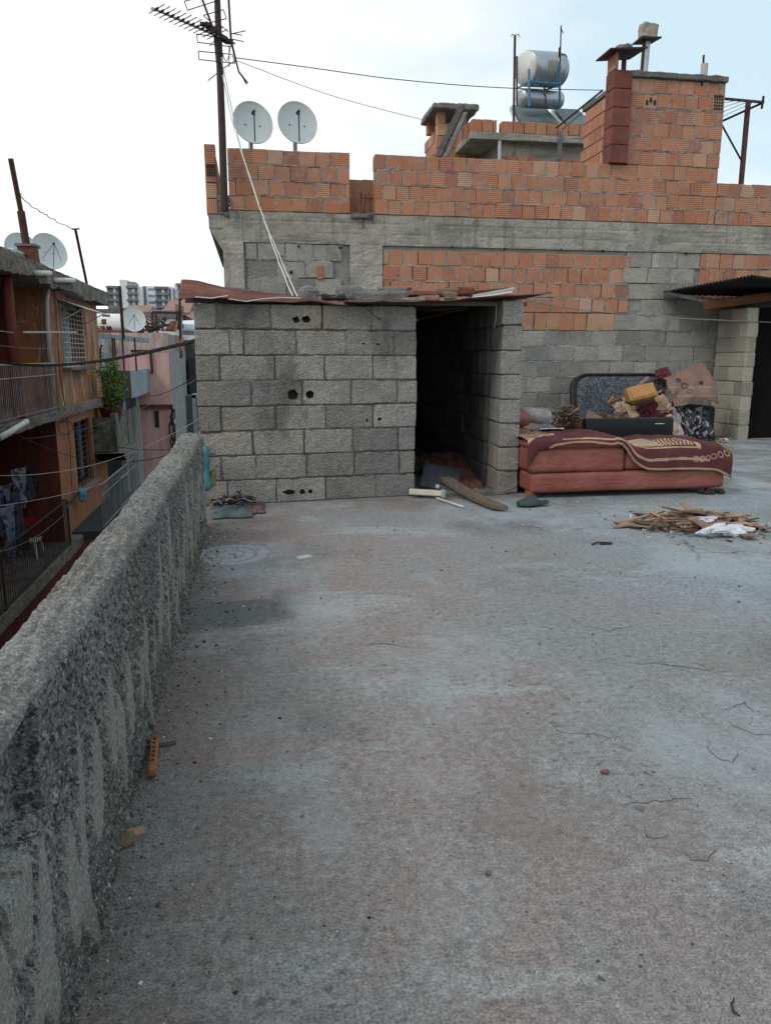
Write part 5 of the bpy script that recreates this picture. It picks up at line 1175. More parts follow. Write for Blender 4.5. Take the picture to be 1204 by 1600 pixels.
m = MB(); c = W(318, 706, 5.8); m.rbox(c, (.16, .3, .03), RZ(.1), r=.008, n=(4, 4, 2), amp=.01); tag(m.build('concrete_ledge', m_concd), 'small grey ledge bridging the gap between parapet end and shed', 'ledge')
# beside the parapet
m = MB(); a = WZ(243, 1152, .02); b = WZ(238, 1208, .02); m.beam(a, b, .022, .022, (.9, .5, .5), r=.003)
BR = m.build('rusty_bracket', plain('orange_rust', (.24, .095, .03), (.12, .05, .022), 30, .8)); tag(BR, 'rusty orange perforated metal piece on the floor beside the parapet', 'bracket')
m = MB()
for i in range(6): p = a.lerp(b, .15+.12*i)+V((0, 0, .0165)); m.rbox(p-V((0, 0, .004)), (.008, .009, .003), r=.001)
m.build('slot', m_dark, BR)
for (px, py, sz, lb, mt_) in ((187, 1286, (.05, .04, .02), 'smooth blue-grey stone touching the parapet foot', m_patch), (206, 1303, (.065, .03, .008), 'thin brown shard in front of the blue-grey stone', m_card), (198, 1316, (.04, .05, .014), 'rough brown chip below the brown shard by the parapet', m_wood), (262, 1164, (.05, .02, .008), 'dark brown chip right of the rusty metal piece', m_wood)):
    m = MB(); c = WZ(px, py); m.rbox(c+V((0, 0, sz[2]*.5)), sz, RZ(rr(-.3, .3)), r=min(sz)*.35, n=(5, 5, 3), amp=.004, freq=50); tag(m.build('stone_chip', mt_), lb, 'stone')
for (px, py, s) in ((475, 868, .03), (452, 867, .02)):
    pass
m = MB(); c = WZ(475, 871); m.rbox(c+V((0, 0, .004)), (.10, .05, .006), RZ(.5), r=.002, n=(6, 4, 1), amp=.006); tag(m.build('paper_scrap', m_whitebag), 'small white paper scrap on the floor right of the cement disc', 'paper')
# ------------------------------------------------------------------ orange house across the alley (facade plane X = -4.1)
XF = -4.1
yc = WX(78, 557, XF).y; ye = WX(152, 500, XF).y; ybeg = 9.5
zr1 = 2.83; zr0 = 2.52; zm0 = -.08; zm1 = .10; zl0 = -2.95; zl1 = -2.72
OH = empty('orange_house', (XF-2.5, 15, -7), 'old orange house with peeling plaster and two recessed balconies across the alley', 'house')
def wallX(mb, X, y0, y1, z0, z1, holes, dep=.2, tone=(.5, .5, .5)):
    ys = sorted({y0, y1, *[h[0] for h in holes], *[h[1] for h in holes]}); zs = sorted({z0, z1, *[h[2] for h in holes], *[h[3] for h in holes]})
    for i in range(len(ys)-1):
        for j in range(len(zs)-1):
            cy_, cz_ = (ys[i]+ys[i+1])/2, (zs[j]+zs[j+1])/2
            if any(h[0] < cy_ < h[1] and h[2] < cz_ < h[3] for h in holes): continue
            mb.poly([(X, ys[i], zs[j]), (X, ys[i+1], zs[j]), (X, ys[i+1], zs[j+1]), (X, ys[i], zs[j+1])], tone)
    for (a, b, c, d) in holes:
        for q in ([(X, a, c), (X, b, c), (X-dep, b, c), (X-dep, a, c)], [(X, a, d), (X-dep, a, d), (X-dep, b, d), (X, b, d)], [(X, a, c), (X-dep, a, c), (X-dep, a, d), (X, a, d)], [(X, b, c), (X, b, d), (X-dep, b, d), (X-dep, b, c)]): mb.poly(q, tone)
w1 = (WX(97, 530, XF).y, WX(130, 530, XF).y, WX(100, 574, XF).z, WX(97, 473, XF).z)
w2 = (WX(118, 700, XF).y, WX(142, 700, XF).y, WX(124, 763, XF).z, WX(117, 660, XF).z)
mb = MB(); wallX(mb, XF, yc, ye, zm1, zr0, [w1]); mb.box((XF-5, ye-.02, zl1), (XF-.0, ye, zr0), (.5, .5, .5)); mb.box((XF-.62, yc, zm1), (XF-.001, yc+.15, zr0), (.5, .5, .5)); mb.build('upper_wall', m_orange, OH)
mb = MB(); wallX(mb, XF, yc+.0, ye, zl1, zm0, [w2]); mb.build('lower_wall', m_orange2, OH)
mb = MB(); mb.box((XF-1.3, yc+.01, zm1), (XF-.62, yc+.15, zr0), (.5, .5, .5)); mb.box((XF-1.3, yc, zl1), (XF-.001, yc+.15, zm0), (.5, .5, .5)); mb.box((XF-1.5, 8, zl1), (XF-1.3, yc, zm0), (.5, .5, .5)); mb.box((XF-1.5, 8, zm1), (XF-1.3, yc, zr0), (.5, .5, .5)); mb.build('balcony_back_wall', m_red, OH)
mb = MB(); mb.box((XF-5, 8, -7), (XF+.02, ye+.05, zl0), (.5, .5, .5)); mb.build('ground_floor_wall', m_red, OH)
mb = MB(); mb.box((XF-5, yc+.3, zm1-2.6), (XF-1.31, ye-.1, zr0), (.5, .5, .5)); mb.build('house_core', m_red, OH)
def ledge(mb, x0, x1, y0, y1, z0, z1, amp=.03, seg=.08):
    n = int((y1-y0)/seg)
    def f(u, v):
        y = y0+(y1-y0)*u; a = [(x0, z0), (x1, z0), (x1, (z0+z1)/2), (x1, z1), (x0, z1)]; k = v*4; i = min(3, int(k)); t = k-i
        x = a[i][0]+(a[i+1][0]-a[i][0])*t; z = a[i][1]+(a[i+1][1]-a[i][1])*t; q = V((x*3, y*2.3, z*3)); w_ = noise.fractal(q, 1, 2, 4)
        if i in (0, 1, 2) : x += amp*w_
        if i == 0 or i == 1: z += amp*1.2*w_*(1 if t > 0 or i else .3)
        return V((x, y, z+amp*.4*w_))
    mb.grid(f, n, 16, (.5, .5, .5))
    mb.poly([(x0, y1, z0), (x1, y1, z0), (x1, y1, z1), (x0, y1, z1)], (.5, .5, .5))
mb = MB(); ledge(mb, XF-5, XF+.28, 8, ye+.3, zr0-.03, zr1, .045); mb.build('roof_slab', m_slab, OH)
mb = MB(); ledge(mb, XF-1.4, XF+.22, 8, ye+.35, zm0, zm1, .03); mb.build('floor_slab', m_slab, OH)
mb = MB(); ledge(mb, XF-1.4, XF+.22, 8, ye+.1, zl0, zl1, .035); mb.build('floor_slab', m_slab, OH)
# round dark red column and partitions on the upper balcony
mb = MB(); yy = WX(22, 557, XF+.05).y; mb.tube([(XF+.05, yy, zm1), (XF+.05, yy, zr0)], .09, 16); mb.build('column', m_red, OH, smooth=True)
# windows
def window(parent, X, wd, dep=.12, grid=(4, 10), sill=True, white=True, nm='window'):
    y0, y1, z0, z1 = wd; root = MB(); root.box((X-.20, y0, z0), (X-.17, y1, z1), (.5, .5, .5)); f = root.build(nm, m_winglass, parent)
    mb = MB()
    for i in range(3): y = y0+(y1-y0)*(i/2); mb.box((X-.16, max(y0, y-.03), z0), (X-.11, min(y1, y+.03), z1), (.5, .5, .5))
    mb.box((X-.16, y0, z0), (X-.11, y1, z0+.06), (.5, .5, .5)); mb.box((X-.16, y0, z1-.06), (X-.11, y1, z1), (.5, .5, .5)); mb.build('frame', m_white if white else m_iron, f)
    mb = MB(); mc = m_wirew if white else m_iron
    for i in range(grid[0]+1): y = y0+(y1-y0)*i/grid[0]; mb.tube([(X+.02, y, z0), (X+.02, y, z1)], .009, 5)
    for i in range(grid[1]+1): z = z0+(z1-z0)*i/grid[1]; mb.tube([(X+.028, y0, z), (X+.028, y1, z)], .009, 5)
    mb.build('window_bars', mc, f)
    if sill: mb = MB(); mb.rbox((X+.05, (y0+y1)/2, z0-.035), (.3, y1-y0+.3, .07), r=.01, n=(3, 10, 2), amp=.01); mb.build('sill', m_slab, f)
    return f
f1 = window(OH, XF, w1, grid=(7, 13)); f2 = window(OH, XF, w2, grid=(5, 12), white=False)
mb = MB(); mb.box((XF-.16, w1[0]+1.3, w1[2]+.05), (XF-.12, w1[1], w1[3]-.1), (.5, .5, .5)); mb.build('open_shutter', m_red, f1)
mb = MB()
for i in range(9): mb.box((XF-.10, w1[0]+.05+i*.14, w1[2]+.1), (XF-.09, w1[0]+.10+i*.14, w1[3]-.15), (.5, .5, .5))
mb.build('curtain', m_white, f1)
mb = MB(); mb.slab([V((XF, w1[0]-.1, w1[3]+.05)), V((XF, w1[1]+.15, w1[3]+.05)), V((XF+.55, w1[1]+.15, w1[3]-.14)), V((XF+.55, w1[0]-.1, w1[3]-.14))], (0, 0, .012), (.5, .5, .5)); mb.tube([(XF, w1[0], w1[3]-.4), (XF+.5, w1[0], w1[3]-.13)], .012, 6); mb.tube([(XF, w1[1]+.1, w1[3]-.4), (XF+.5, w1[1]+.1, w1[3]-.13)], .012, 6); mb.build('awning', m_white, f1)
def railing(parent, X, y0, y1, z0, h, sp=.11, mat=None, name='railing', mid=True, end=None):
    mb = MB(); mb.beam((X, y0, z0+h), (X, y1, z0+h), .03, .03); mb.beam((X, y0, z0+.06), (X, y1, z0+.06), .025, .025)
    if mid: mb.beam((X, y0, z0+h*.76), (X, y1, z0+h*.76), .022, .022)
    y = y0
    while y <= y1+.001: mb.tube([(X, y, z0+.06), (X, y, z0+h)], .008, 5); y += sp
    for y in (y0+(y1-y0)*.48, y1): mb.beam((X, y, z0), (X, y, z0+h), .035, .035)
    if end: mb.beam((X, y1, z0+h), (end, y1, z0+h), .03, .03)
    return mb.build(name, mat, parent)
yr = WX(91, 600, XF+.2).y
railing(OH, XF+.18, 8.2, yr, zm1, .92, .1, plain('grey_pink_railing_paint', (.34, .29, .29), (.22, .15, .14), 5), end=XF)
yr2 = WX(108, 800, XF+.2).y
railing(OH, XF+.18, 8.2, yr2, zl1, .95, .11, m_iron, mid=False, end=XF)
mb = MB(); pp = [WX(77, 428, XF+.08), WX(73, 470, XF+.08), WX(74, 510, XF+.06), WX(80, 600, XF+.05)]; mb.tube(pp, .045, 10); mb.build('drain_pipe', m_pvc, OH, smooth=True)
mb = MB(); mb.tube([WX(56, 427, XF+.35), WX(78, 427, XF+.35)], .05, 10); mb.build('waste_pipe', m_pvc, OH, smooth=True); mb = MB(); mb.tube([WX(86, 438, XF+.3), WX(116, 438, XF+.35)], .05, 10); mb.build('waste_pipe', m_pvc, OH, smooth=True); mb = MB(); mb.tube([WX(0, 684, XF+.3), WX(15, 676, XF+.4), WX(42, 659, XF+.45)], .05, 10); mb.build('waste_pipe', m_pvc, OH, smooth=True)
# cables on the facade
mb = MB(); 
for pts in ([(84, 440), (90, 520), (94, 590), (103, 640), (110, 700), (112, 760)], [(80, 430), (84, 455), (90, 470)], [(58, 440), (62, 480), (66, 560), (78, 640)], [(140, 665), (150, 672), (158, 678), (142, 676)]):
    mb.tube([WX(x, y, XF+.06) for x, y in pts], .009, 5)
mb.tube([WX(103+11*math.cos(a), 668+11*math.sin(a), XF+.05) for a in [i*.45 for i in range(15)]], .009, 5)
mb.build('facade_cable', m_iron, OH)
mb = MB(); mb.beam(WX(38, 519, XF+.6), WX(120, 519, XF+.6), .03, .03); mb.build('rod', m_pvc, OH)
# roof things
def roofp(px, py, X=-5): return WX(px, py, X)
c = WX(45, 400, -4.5); CS = empty('roof_chimney', (c.x, c.y, zr1), 'short reddish brown brick chimney on the orange house roof', 'chimney')
mb = MB(); mb.rbox((c.x, c.y, (WX(45, 387, -4.5).z+zr1)/2), (.34, .34, WX(45, 387, -4.5).z-zr1), r=.02, n=(4, 4, 5), amp=.02, freq=6); mb.build('shaft', m_brickd, CS); mb = MB(); mb.box((c.x-.2, c.y-.2, WX(45, 387, -4.5).z), (c.x+.2, c.y+.2, WX(45, 387, -4.5).z+.05), (.5, .5, .5)); mb.build('cap', m_concd, CS)
m = MB(); m.tube([WX(42, 386, -4.5), WX(33, 330, -4.5)], .075, 10); m.tube([WX(34, 335, -4.5), WX(17, 248, -4.5)], .05, 10); m.tube([WX(27, 304, -4.5), WX(32, 304, -4.5)], .02, 6); tag(m.build('leaning_pole', m_rustiron), 'tall leaning rusty pole rising from the chimney of the orange house', 'pole')
m = MB(); a = WX(137, 449, -4.4); m.tube([a, WX(118, 358, -4.4)], .035, 8); m.tube([WX(113, 358, -4.4), WX(124, 357.5, -4.4)], .02, 6); tag(m.build('slanted_pole', m_iron), 'slanted dark pole with a short crossbar at the far roof corner of the orange house', 'pole')
wire([WX(32, 304, -4.5), WX(52, 325, -4.5), WX(80, 340, -4.45), WX(113, 358, -4.4)], .01, m_wireg, 'thin grey cord strung between the two poles on the orange house roof', wob=.03)
def dish2(px, py, X, rpx, *a, **k): p = WX(px, py, X); return dish(px, py, p.y, rpx, *a, **k)
dish2(78, 392, -4.9, 27, 'large grey satellite dish at the front of the orange house roof', None, .5, .45, hgt=.1, legs=True)
dish2(36, 392, -5.7, 27, 'satellite dish partly hidden behind the chimney on the orange house roof', None, .5, .4, hgt=.1)
c = WX(19, 396, -4.7); AC = empty('outdoor_air_conditioner', (c.x, c.y, zr1), 'white outdoor air conditioning unit on the orange house roof', 'air conditioner')
mb = MB(); mb.rbox((c.x, c.y, zr1+.2), (.35, .9, .38), r=.02, n=(2, 2, 2)); mb.build('casing', m_white, AC); mb = MB()
mb.lathe([(.14, 0), (.15, .01), (.14, .02)], (c.x+.18, c.y+.15, zr1+.2), (1, 0, 0), 20)
for i in range(5): mb.box((c.x+.176, c.y-.35, zr1+.08+i*.055), (c.x+.19, c.y-.12, zr1+.10+i*.055), (.5, .5, .5))
mb.build('grille', m_iron, AC)
# laundry, basin, chair on the lower balcony
def garment(px, py, X, w_, h_, tone, label, sd=0):
    p = WX(px, py, X)
    def f(u, v):
        y = p.y+(u-.5)*w_*(1-.15*math.sin(v*3.1)); z = p.z-h_*v-.03*math.sin(u*12+sd)*v; return V((p.x+.06*math.sin(u*9+sd+v*2)+.03*noise.noise(V((u*5, v*4, sd))), y, z))
    mb = MB(); mb.grid(f, 14, 14, tone, (lambda u, v: tone if noise.noise(V((u*7, v*8, sd))) < .15 else tuple(q*.35 for q in tone))); o = mb.build('hanging_garment', m_fabric, smooth=True, solid=.012); tag(o, label, 'laundry', 'laundry on the lower balcony'); return o
garment(27, 733, -4.2, 1.1, .7, (.16, .17, .22), 'pale patterned shirt hanging highest on the lower balcony line', 1)
garment(6, 758, -4.2, .8, .9, (.13, .14, .2), 'grey-blue garment hanging at the left edge of the photo', 2)
garment(20, 768, -4.15, .9, 1.1, (.045, .05, .07), 'long dark garment hanging below the patterned shirt', 3)
garment(46, 738, -4.6, .6, .55, (.05, .05, .08), 'small dark garment hanging at the right of the laundry', 4)
garment(44, 752, -4.65, .35, .4, (.2, .03, .03), 'small red cloth hanging behind the dark garment', 5)
garment(9, 790, -4.05, .5, .9, (.16, .19, .27), 'pale blue cloth hanging lowest at the left', 6)
p = WX(45, 826, -4.55); m = MB(); m.lathe([(0, 0), (.3, 0), (.33, .03), (.44, .28), (.46, .3), (.42, .29), (.3, .05), (0, .04)], (p.x, p.y, p.z-.15), seg=32); tag(m.build('red_basin', plain('red_plastic', (.22, .012, .012), (.15, .01, .01), 6, .45), smooth=True), 'red plastic basin on a stool on the lower balcony', 'basin')
p = WX(45, 862, -4.5); ST = empty('plastic_stool', (p.x, p.y, zl1), 'grey white plastic stool under the red basin', 'stool'); top = WX(45, 834, -4.55).z-.02
mb = MB(); mb.rbox((p.x, p.y, top-.03), (.45, .5, .05), r=.015); mb.build('seat', m_white, ST)
for a in (-1, 1):
    for b in (-1, 1): mb = MB(); mb.tube([(p.x+a*.18, p.y+b*.2, top-.05), (p.x+a*.22, p.y+b*.25, zl1+.0)], [.03, .022], 8); mb.build('leg', m_white, ST)
p = WX(128, 772, XF+.15); m = MB(); 
for k in range(3): m.rbox(p+V((.02*k, .1*k-.1, -.02*k)), (.05, .22, .3-.06*k), Matrix.Rotation(.3*k, 3, 'X'), r=.02, n=(3, 4, 5), amp=.04, freq=8)
tag(m.build('blue_cloth', plain('light_blue_cloth', (.10, .33, .42), (.05, .2, .27), 12)), 'light blue cloth hanging from the sill of the lower barred window', 'cloth')
m = MB(); m.beam(WX(124, 770, XF+.1), WX(97, 800, XF+.25), .04, .04); tag(m.build('dark_stick', m_iron), 'dark stick slanting from the lower window down to the railing', 'stick')
# ------------------------------------------------------------------ grey balcony house next along the alley
GH = empty('grey_house', (-5, 25, -7), 'grey and blue house with a boxed balcony beyond the orange house', 'house')
g1 = WX(205, 600, -3.55); gy0 = g1.y; gy1 = WX(234, 600, -3.55).y; gz1 = WX(205, 579, -3.55).z; gz0 = WX(208, 622, -3.55).z
mb = MB(); mb.box((-8, gy0, gz0), (-3.56, gy0+.12, gz1), (.5, .5, .5)); mb.build('balcony_front', m_dkgreen, GH)
mb = MB(); mb.box((-3.68, gy0+.003, gz0), (-3.55, gy1, gz1), (.5, .5, .5)); mb.box((-8, gy0+.12, gz0-.0), (-3.69, gy1, gz0+.1), (.5, .5, .5)); mb.build('balcony_side', m_bluegrey, GH)
mb = MB(); mb.box((-8, gy0+.5, -7), (-4.05, gy1, gz0), (.5, .5, .5)); mb.build('lower_wall', m_navy, GH)
mb = MB(); mb.box((-4.05, gy0+.52, -7), (-3.9, gy0+1.0, gz0), (.5, .5, .5)); mb.box((-4.05, gy1-.8, -7), (-3.92, gy1, gz0), (.5, .5, .5)); mb.build('pilaster', m_bluegrey, GH)
mb = MB(); mb.box((-4.03, gy0+1.3, -3), (-3.99, gy1-1.0, gz0-.4), (.5, .5, .5)); WN = mb.build('window', m_dark, GH)
mb = MB()
for i in range(9): mb.tube([(-3.9, gy0+1.3+i*.3, -3), (-3.9, gy0+1.3+i*.3, gz0-.4)], .02, 5)
mb.build('window_bars', m_pvc, WN)
mb = MB(); mb.box((-8, gy1-.3, gz1-.2), (W(172, 540, gy1).x, gy1-.1, W(160, 529, gy1).z), (.5, .5, .5)); mb.build('terrace_wall', m_bluegrey, GH)
mb = MB(); mb.box((-8, gy0+1.6, gz0), (-5.1, gy0+1.8, gz1+.62), (.5, .5, .5)); part_label(mb.build('terrace_wall', m_bluegrey, GH), 'low blue-grey terrace wall')
# canopy beam and posts on the terrace
mb = MB(); yy = gy0+.3; mb.beam(W(150, 524, yy), W(231, 532, yy+3), .12, .14); mb.build('canopy_beam', m_bluegrey, GH)
for (x, a, b) in ((177, 528, 580), (180, 528, 562), (193, 530, 580), (212, 528, 580)): mb = MB(); mb.beam(W(x-1.5, a, yy), W(x+1.5, b, yy), .045, .045); mb.build('canopy_post', m_iron, GH)
mb = MB(); mb.beam(W(204, 548, gy1+.0), W(235, 548, gy1), .06, .06); mb.beam(W(235, 547, gy1), W(238, 583, gy1), .08, .08); mb.build('terrace_frame', m_iron, GH)
mb = MB(); mb.tube([W(158, 575, yy), W(157, 545, yy), W(159, 539, yy), W(161, 541, yy)], .03, 6); mb.build('vent_hook', m_iron, GH)
m = MB(); m.tube([W(193, 530, yy-.1), W(187, 447, yy-.1)], .045, 8); tag(m.build('mast', m_iron), 'tall thin dark mast in front of the grey dish above the pink house', 'mast')
# lower mossy balcony
my = 20.9
my = WX(163, 660, -3.75).y; 
MBX = -3.55
mb = MB(); a = WX(181, 660, MBX); b = WX(199, 660, MBX); zt_ = WX(190, 642, MBX).z; zb_ = WX(185, 705, MBX).z
mb.box((MBX-.12, a.y, zb_), (MBX, b.y, zt_), (.5, .5, .5)); mb.box((-6, a.y-.1, zb_), (MBX-.13, a.y, zt_-.1), (.5, .5, .5)); mb.build('mossy_parapet', m_moss, GH)
mb = MB(); ledge(mb, -6, MBX+.2, a.y-.2, b.y+.2, zb_-.25, zb_-.02, .05); mb.build('balcony_slab', m_slab, GH)
mb = MB(); mb.box((-6, a.y+.2, zb_), (-4.3, a.y+.35, zt_+.3), (.5, .5, .5)); mb.build('red_panel', m_red, GH)
ra = WX(207, 740, -3.3)
RLF = railing(GH, -3.45, ra.y-3.5, ra.y+1.5, WX(208, 775, -3.45).z, 1.0, .13, m_bluegrey)
mb = MB(); zq = WX(208, 775, -3.45).z; mb.box((-6, ra.y-3.6, zq-.2), (-3.4, ra.y+1.6, zq), (.5, .5, .5)); mb.build('lower_balcony_slab', m_navy, GH)
# potted plant
pb = WX(181, 645, MBX-.1); PT = empty('potted_plant', (pb.x, pb.y, pb.z-.25), 'leafy green potted shrub on the balcony beyond the orange house', 'plant')
mb = MB(); mb.lathe([(0, 0), (.2, 0), (.28, .38), (.3, .42), (.26, .4), (.2, .3), (0, .32)], (pb.x-.1, pb.y-.1, pb.z-.28), seg=20); mb.build('pot', plain('terracotta_red', (.2, .05, .035), (.12, .03, .025), 7), PT, smooth=True)
mb = MB(); stems = []
for i in range(16):
    a = rr(0, 6.28); tp = V((pb.x+.33*math.cos(a)*rr(.2, 1), pb.y+.9*math.sin(a)*rr(.2, 1)-.2, pb.z+rr(.5, 1.45))); b0 = V((pb.x-.1, pb.y-.1, pb.z+.05)); md = b0.lerp(tp, .5)+V((rr(-.05, .05), rr(-.1, .1), .08)); mb.tube([b0, md, tp], [.02, .013, .006], 5); stems.append((b0, md, tp))
mb.build('stem', m_wood, PT)
mb = MB()
for i in range(1900):
    b0, md, tp = random.choice(stems); t = rr(.2, 1.08); p = (b0.lerp(md, t*2) if t < .5 else md.lerp(tp, t*2-1))+V((random.gauss(0, .07), random.gauss(0, .09), random.gauss(0, .06)))
    d = V((rr(-1, 1), rr(-1, 1), rr(-.7, .5))).normalized(); s_ = d.cross(V((rr(-1, 1), rr(-1, 1), rr(-1, 1)))).normalized(); l = rr(.05, .10); mb.poly([p, p+d*l*.5+s_*l*.24, p+d*l, p+d*l*.5-s_*l*.24], (rr(0, 1), rr(0, 1), 0))
def leafm():
    n = NT('shrub_leaf'); (t, _) = n.tone(); c = n.mix(t[0], (.05, .12, .02), (.19, .29, .05)); c = n.mix(n.rng(t[1], .85, 1, 0, .8), c, (.22, .24, .05)); return n.fin(c, .6)
m_leaf = leafm(); mb.build('foliage', m_leaf, PT)
# ------------------------------------------------------------------ pink house
YP = 27.6
PH = empty('pink_house', (-4.5, YP+4, -7), 'tall narrow pink house with flaking top and bare grey side wall', 'house')
pxr = W(266, 600, YP).x; pz1 = W(230, 520, YP).z; pzb = W(250, 632, YP).z
mb = MB(); mb.box((-7.5, YP+.02, pzb), (pxr-.01, YP+.25, W(230, 552, YP).z), (.5, .5, .5)); mb.build('upper_wall', m_pink, PH)
mb = MB(); mb.box((-7.5, YP+.02, W(230, 552, YP).z), (pxr-.01, YP+.25, pz1), (.5, .5, .5)); mb.build('top_wall', m_pinkold, PH)
mb = MB(); mb.box((-7.5, YP+.08, -7), (pxr+.06, YP+.3, pzb-.12), (.5, .5, .5)); mb.build('lower_wall', m_pink, PH)
mb = MB(); mb.box((-7.5, YP-.05, pzb-.12), (pxr+.03, YP+.25, pzb), (.5, .5, .5)); mb.build('string_course', m_red, PH)
mb = MB(); mb.box((pxr-.2, YP+.25, -7), (pxr, YP+6.5, pz1-.02), (.5, .5, .5)); mb.build('side_wall', m_orange if False else concrete('cement_render', (.26, .27, .265), (.32, .33, .32), (.2, .2, .19), .8, 60, .6, streak=.5), PH)
mb = MB(); mb.box((-7.5, YP+.25, pz1-.3), (pxr-.21, YP+6.5, pz1-.15), (.5, .5, .5)); mb.build('flat_roof', m_concd, PH)
a = W(241, 642, YP); b = W(249, 668, YP); mb = MB(); mb.box((a.x, YP+.04, b.z), (b.x, YP+.075, a.z), (.5, .5, .5)); mb.build('window', m_dark, PH)
mb = MB(); mb.box((pxr-.01, YP+2.6, W(270, 545, YP).z), (pxr+.01, YP+6.5, pz1), (.5, .5, .5)); mb.build('brown_render', m_orange2, PH)
# cables hanging on its corner
mb = MB()
for k in range(5):
    pts = [W(266+rr(-1, 2), 632+k*2, YP-.1)]
    for i in range(6): pts.append(W(266+rr(-2, 9), 640+i*12, YP-.1))
    mb.tube(pts, .025, 5)
mb.build('cable_bundle', m_wire, PH)
# dish and roof clutter over pink house
dish(209, 499, YP+.6, 18, 'pale satellite dish with crossed struts on top of the pink house', None, .1, .35, hgt=.0, legs=True)
m = MB(); a = W(238, 486, YP+5); 
for (x0, y0, x1, y1) in ((238, 486, 279, 487),): m.slab([W(x0, y0, YP+5), W(x1, y1, YP+5), W(x1+1, y1-2, YP+7), W(x0+1, y0-2, YP+7)], (0, 0, -.10))
for x in (238.5, 244, 277, 279): m.beam(W(x, 487, YP+5), W(x, 515, YP+5), .09, .09)
tag(m.build('pergola', m_iron), 'black metal pergola frame behind the pale roof dish', 'pergola')
m = MB(); q = [W(258, 518, YP+3), W(277, 519, YP+3), W(279, 504, YP+5), W(267, 505, YP+5)]
for i in range(9):
    t0, t1 = i/9, (i+.55)/9; m.slab([q[0].lerp(q[1], t0), q[0].lerp(q[1], t1), q[3].lerp(q[2], t1), q[3].lerp(q[2], t0)], (0, 0, .08))
tag(m.build('orange_roof_tiles', m_woodo), 'slanted orange ribbed roof patch right of the black pergola', 'roof patch')
m = MB()
for i in range(40):
    c = W(rr(226, 256), rr(500, 517), YP+rr(2, 5)); d = V((rr(-1, 1), rr(-1, 1), rr(-.4, .6)))*.35; m.beam(c-d, c+d, rr(.03, .08), rr(.03, .06))
tag(m.build('scrap_metal_heap', m_iron), 'heap of dark scrap metal and chairs on the flat roof right of the pale dish', 'scrap', kind='stuff')
# water tank with lettering
YT = 34.0
ta = W(146, 507, YT); tb = W(184, 508, YT); TRr = W(165, 490, YT).z-W(165, 508, YT).z; a_ = V((ta.x-3, YT, W(165, 508, YT).z)); b_ = V((tb.x+.2, YT, a_.z))
WT = empty('lettered_water_tank', (ta.x, YT, a_.z-TRr), 'large white cylindrical tank with dark red lettering on a rooftop behind the orange house', 'tank')
def tankm():
    n = NT('white_tank_paint'); X = n.xyz(); c = n.mix(n.rng(n.math('ADD', X[2], n.math('MULTIPLY', n.noise(3, 4), .25)), .34, .5), (.40, .13, .10), (.66, .66, .64)); return n.fin(c, .6, n.bump(n.noise(9, 4), .2, .01))
mb = MB(); L_ = (b_-a_).length; mb.lathe([(0, -.05), (TRr*.9, 0), (TRr, .12), (TRr, L_), (TRr*.97, L_+.15), (TRr*.75, L_+.35), (0, L_+.45)], a_, b_-a_, 48, (.5, .5, .5)); mb.build('tank_shell', tankm(), WT, smooth=True)
m_txt = plain('dark_red_lettering', (.12, .015, .02), None, 9)
def text_on_tank(s, xr, zc, h, bold=0):
    cu = bpy.data.curves.new('t', 'FONT'); cu.body = s; cu.size = h/.7; cu.align_x = 'RIGHT'; cu.offset = bold; cu.extrude = .01
    ob = bpy.data.objects.new('t', cu); C.objects.link(ob); dg = bpy.context.evaluated_depsgraph_get(); me = ob.evaluated_get(dg).to_mesh()
    mb = MB(); R_ = TRr+.012; vs = []
    for v in me.vertices:
        z = zc+v.co.y; th = math.asin(max(-1, min(1, (z-a_.z)/R_))) if abs(z-a_.z) < R_ else 1.5; rad = R_+v.co.z
        vs.append(V((xr+v.co.x, a_.y-rad*math.cos(th), a_.z+rad*math.sin(th))))
    mb.add(vs, [list(p.vertices) for p in me.polygons], (.5, .5, .5)); bpy.data.objects.remove(ob); return mb
sc_ = (W(166, 500, YT).z-W(166, 510, YT).z)/10
tx = text_on_tank('SI', W(166, 505, YT-.5).x, W(160, 506, YT-.5).z, 7*sc_, .016)
tx.build('lettering', m_txt, WT)
text_on_tank('5 60 30', W(174, 513, YT-.5).x, W(160, 515, YT-.5).z, 6*sc_*.9, .012).build('lettering', m_txt, WT)
text_on_tank('OYAR', W(172, 495, YT-.3).x, W(160, 494.5, YT-.3).z, 3*sc_, .006).build('lettering', m_txt, WT)
m = MB(); m.box((a_.x-1, YT+.2, -7), (tb.x+2.5, YT+6, a_.z-TRr-.0), (.5, .5, .5)); HB = m.build('pinkish_house', m_pinkold); tag(HB, 'flaking pinkish house carrying the lettered tank', 'house')
# ------------------------------------------------------------------ houses to the right at the alley's end
D1 = empty('dark_green_house', (-2, 30, -7), 'dark grey-green house in the gap between the pink house and the shed', 'house')
mb = MB(); a = W(279, 531, 36); b = W(330, 531, 36); mb.box((a.x, 36, -7), (b.x+2, 40, W(290, 531, 36).z), (.5, .5, .5)); mb.build('wall', m_dkgreen, D1)
mb = MB(); mb.box((a.x+.4, 35.6, -7), (b.x+2, 35.99, W(290, 560, 36).z), (.5, .5, .5)); mb.build('lower_wall', m_navy, D1)
SH2 = empty('small_solar_heater', W(297, 530, 34), 'pale blue and white solar heater on the dark roof left of the shed', 'water heater')
mb = MB(); tank(mb, W(285, 516, 34), W(308, 517, 34), .26, 24); mb.build('tank', m_zinc, SH2, smooth=True)
mb = MB(); mb.slab([W(284, 501, 35.5), W(307, 500, 35.5), W(308, 513, 34.2), W(283, 514, 34.2)], (0, .05, -.05)); mb.build('panel', m_dish, SH2)
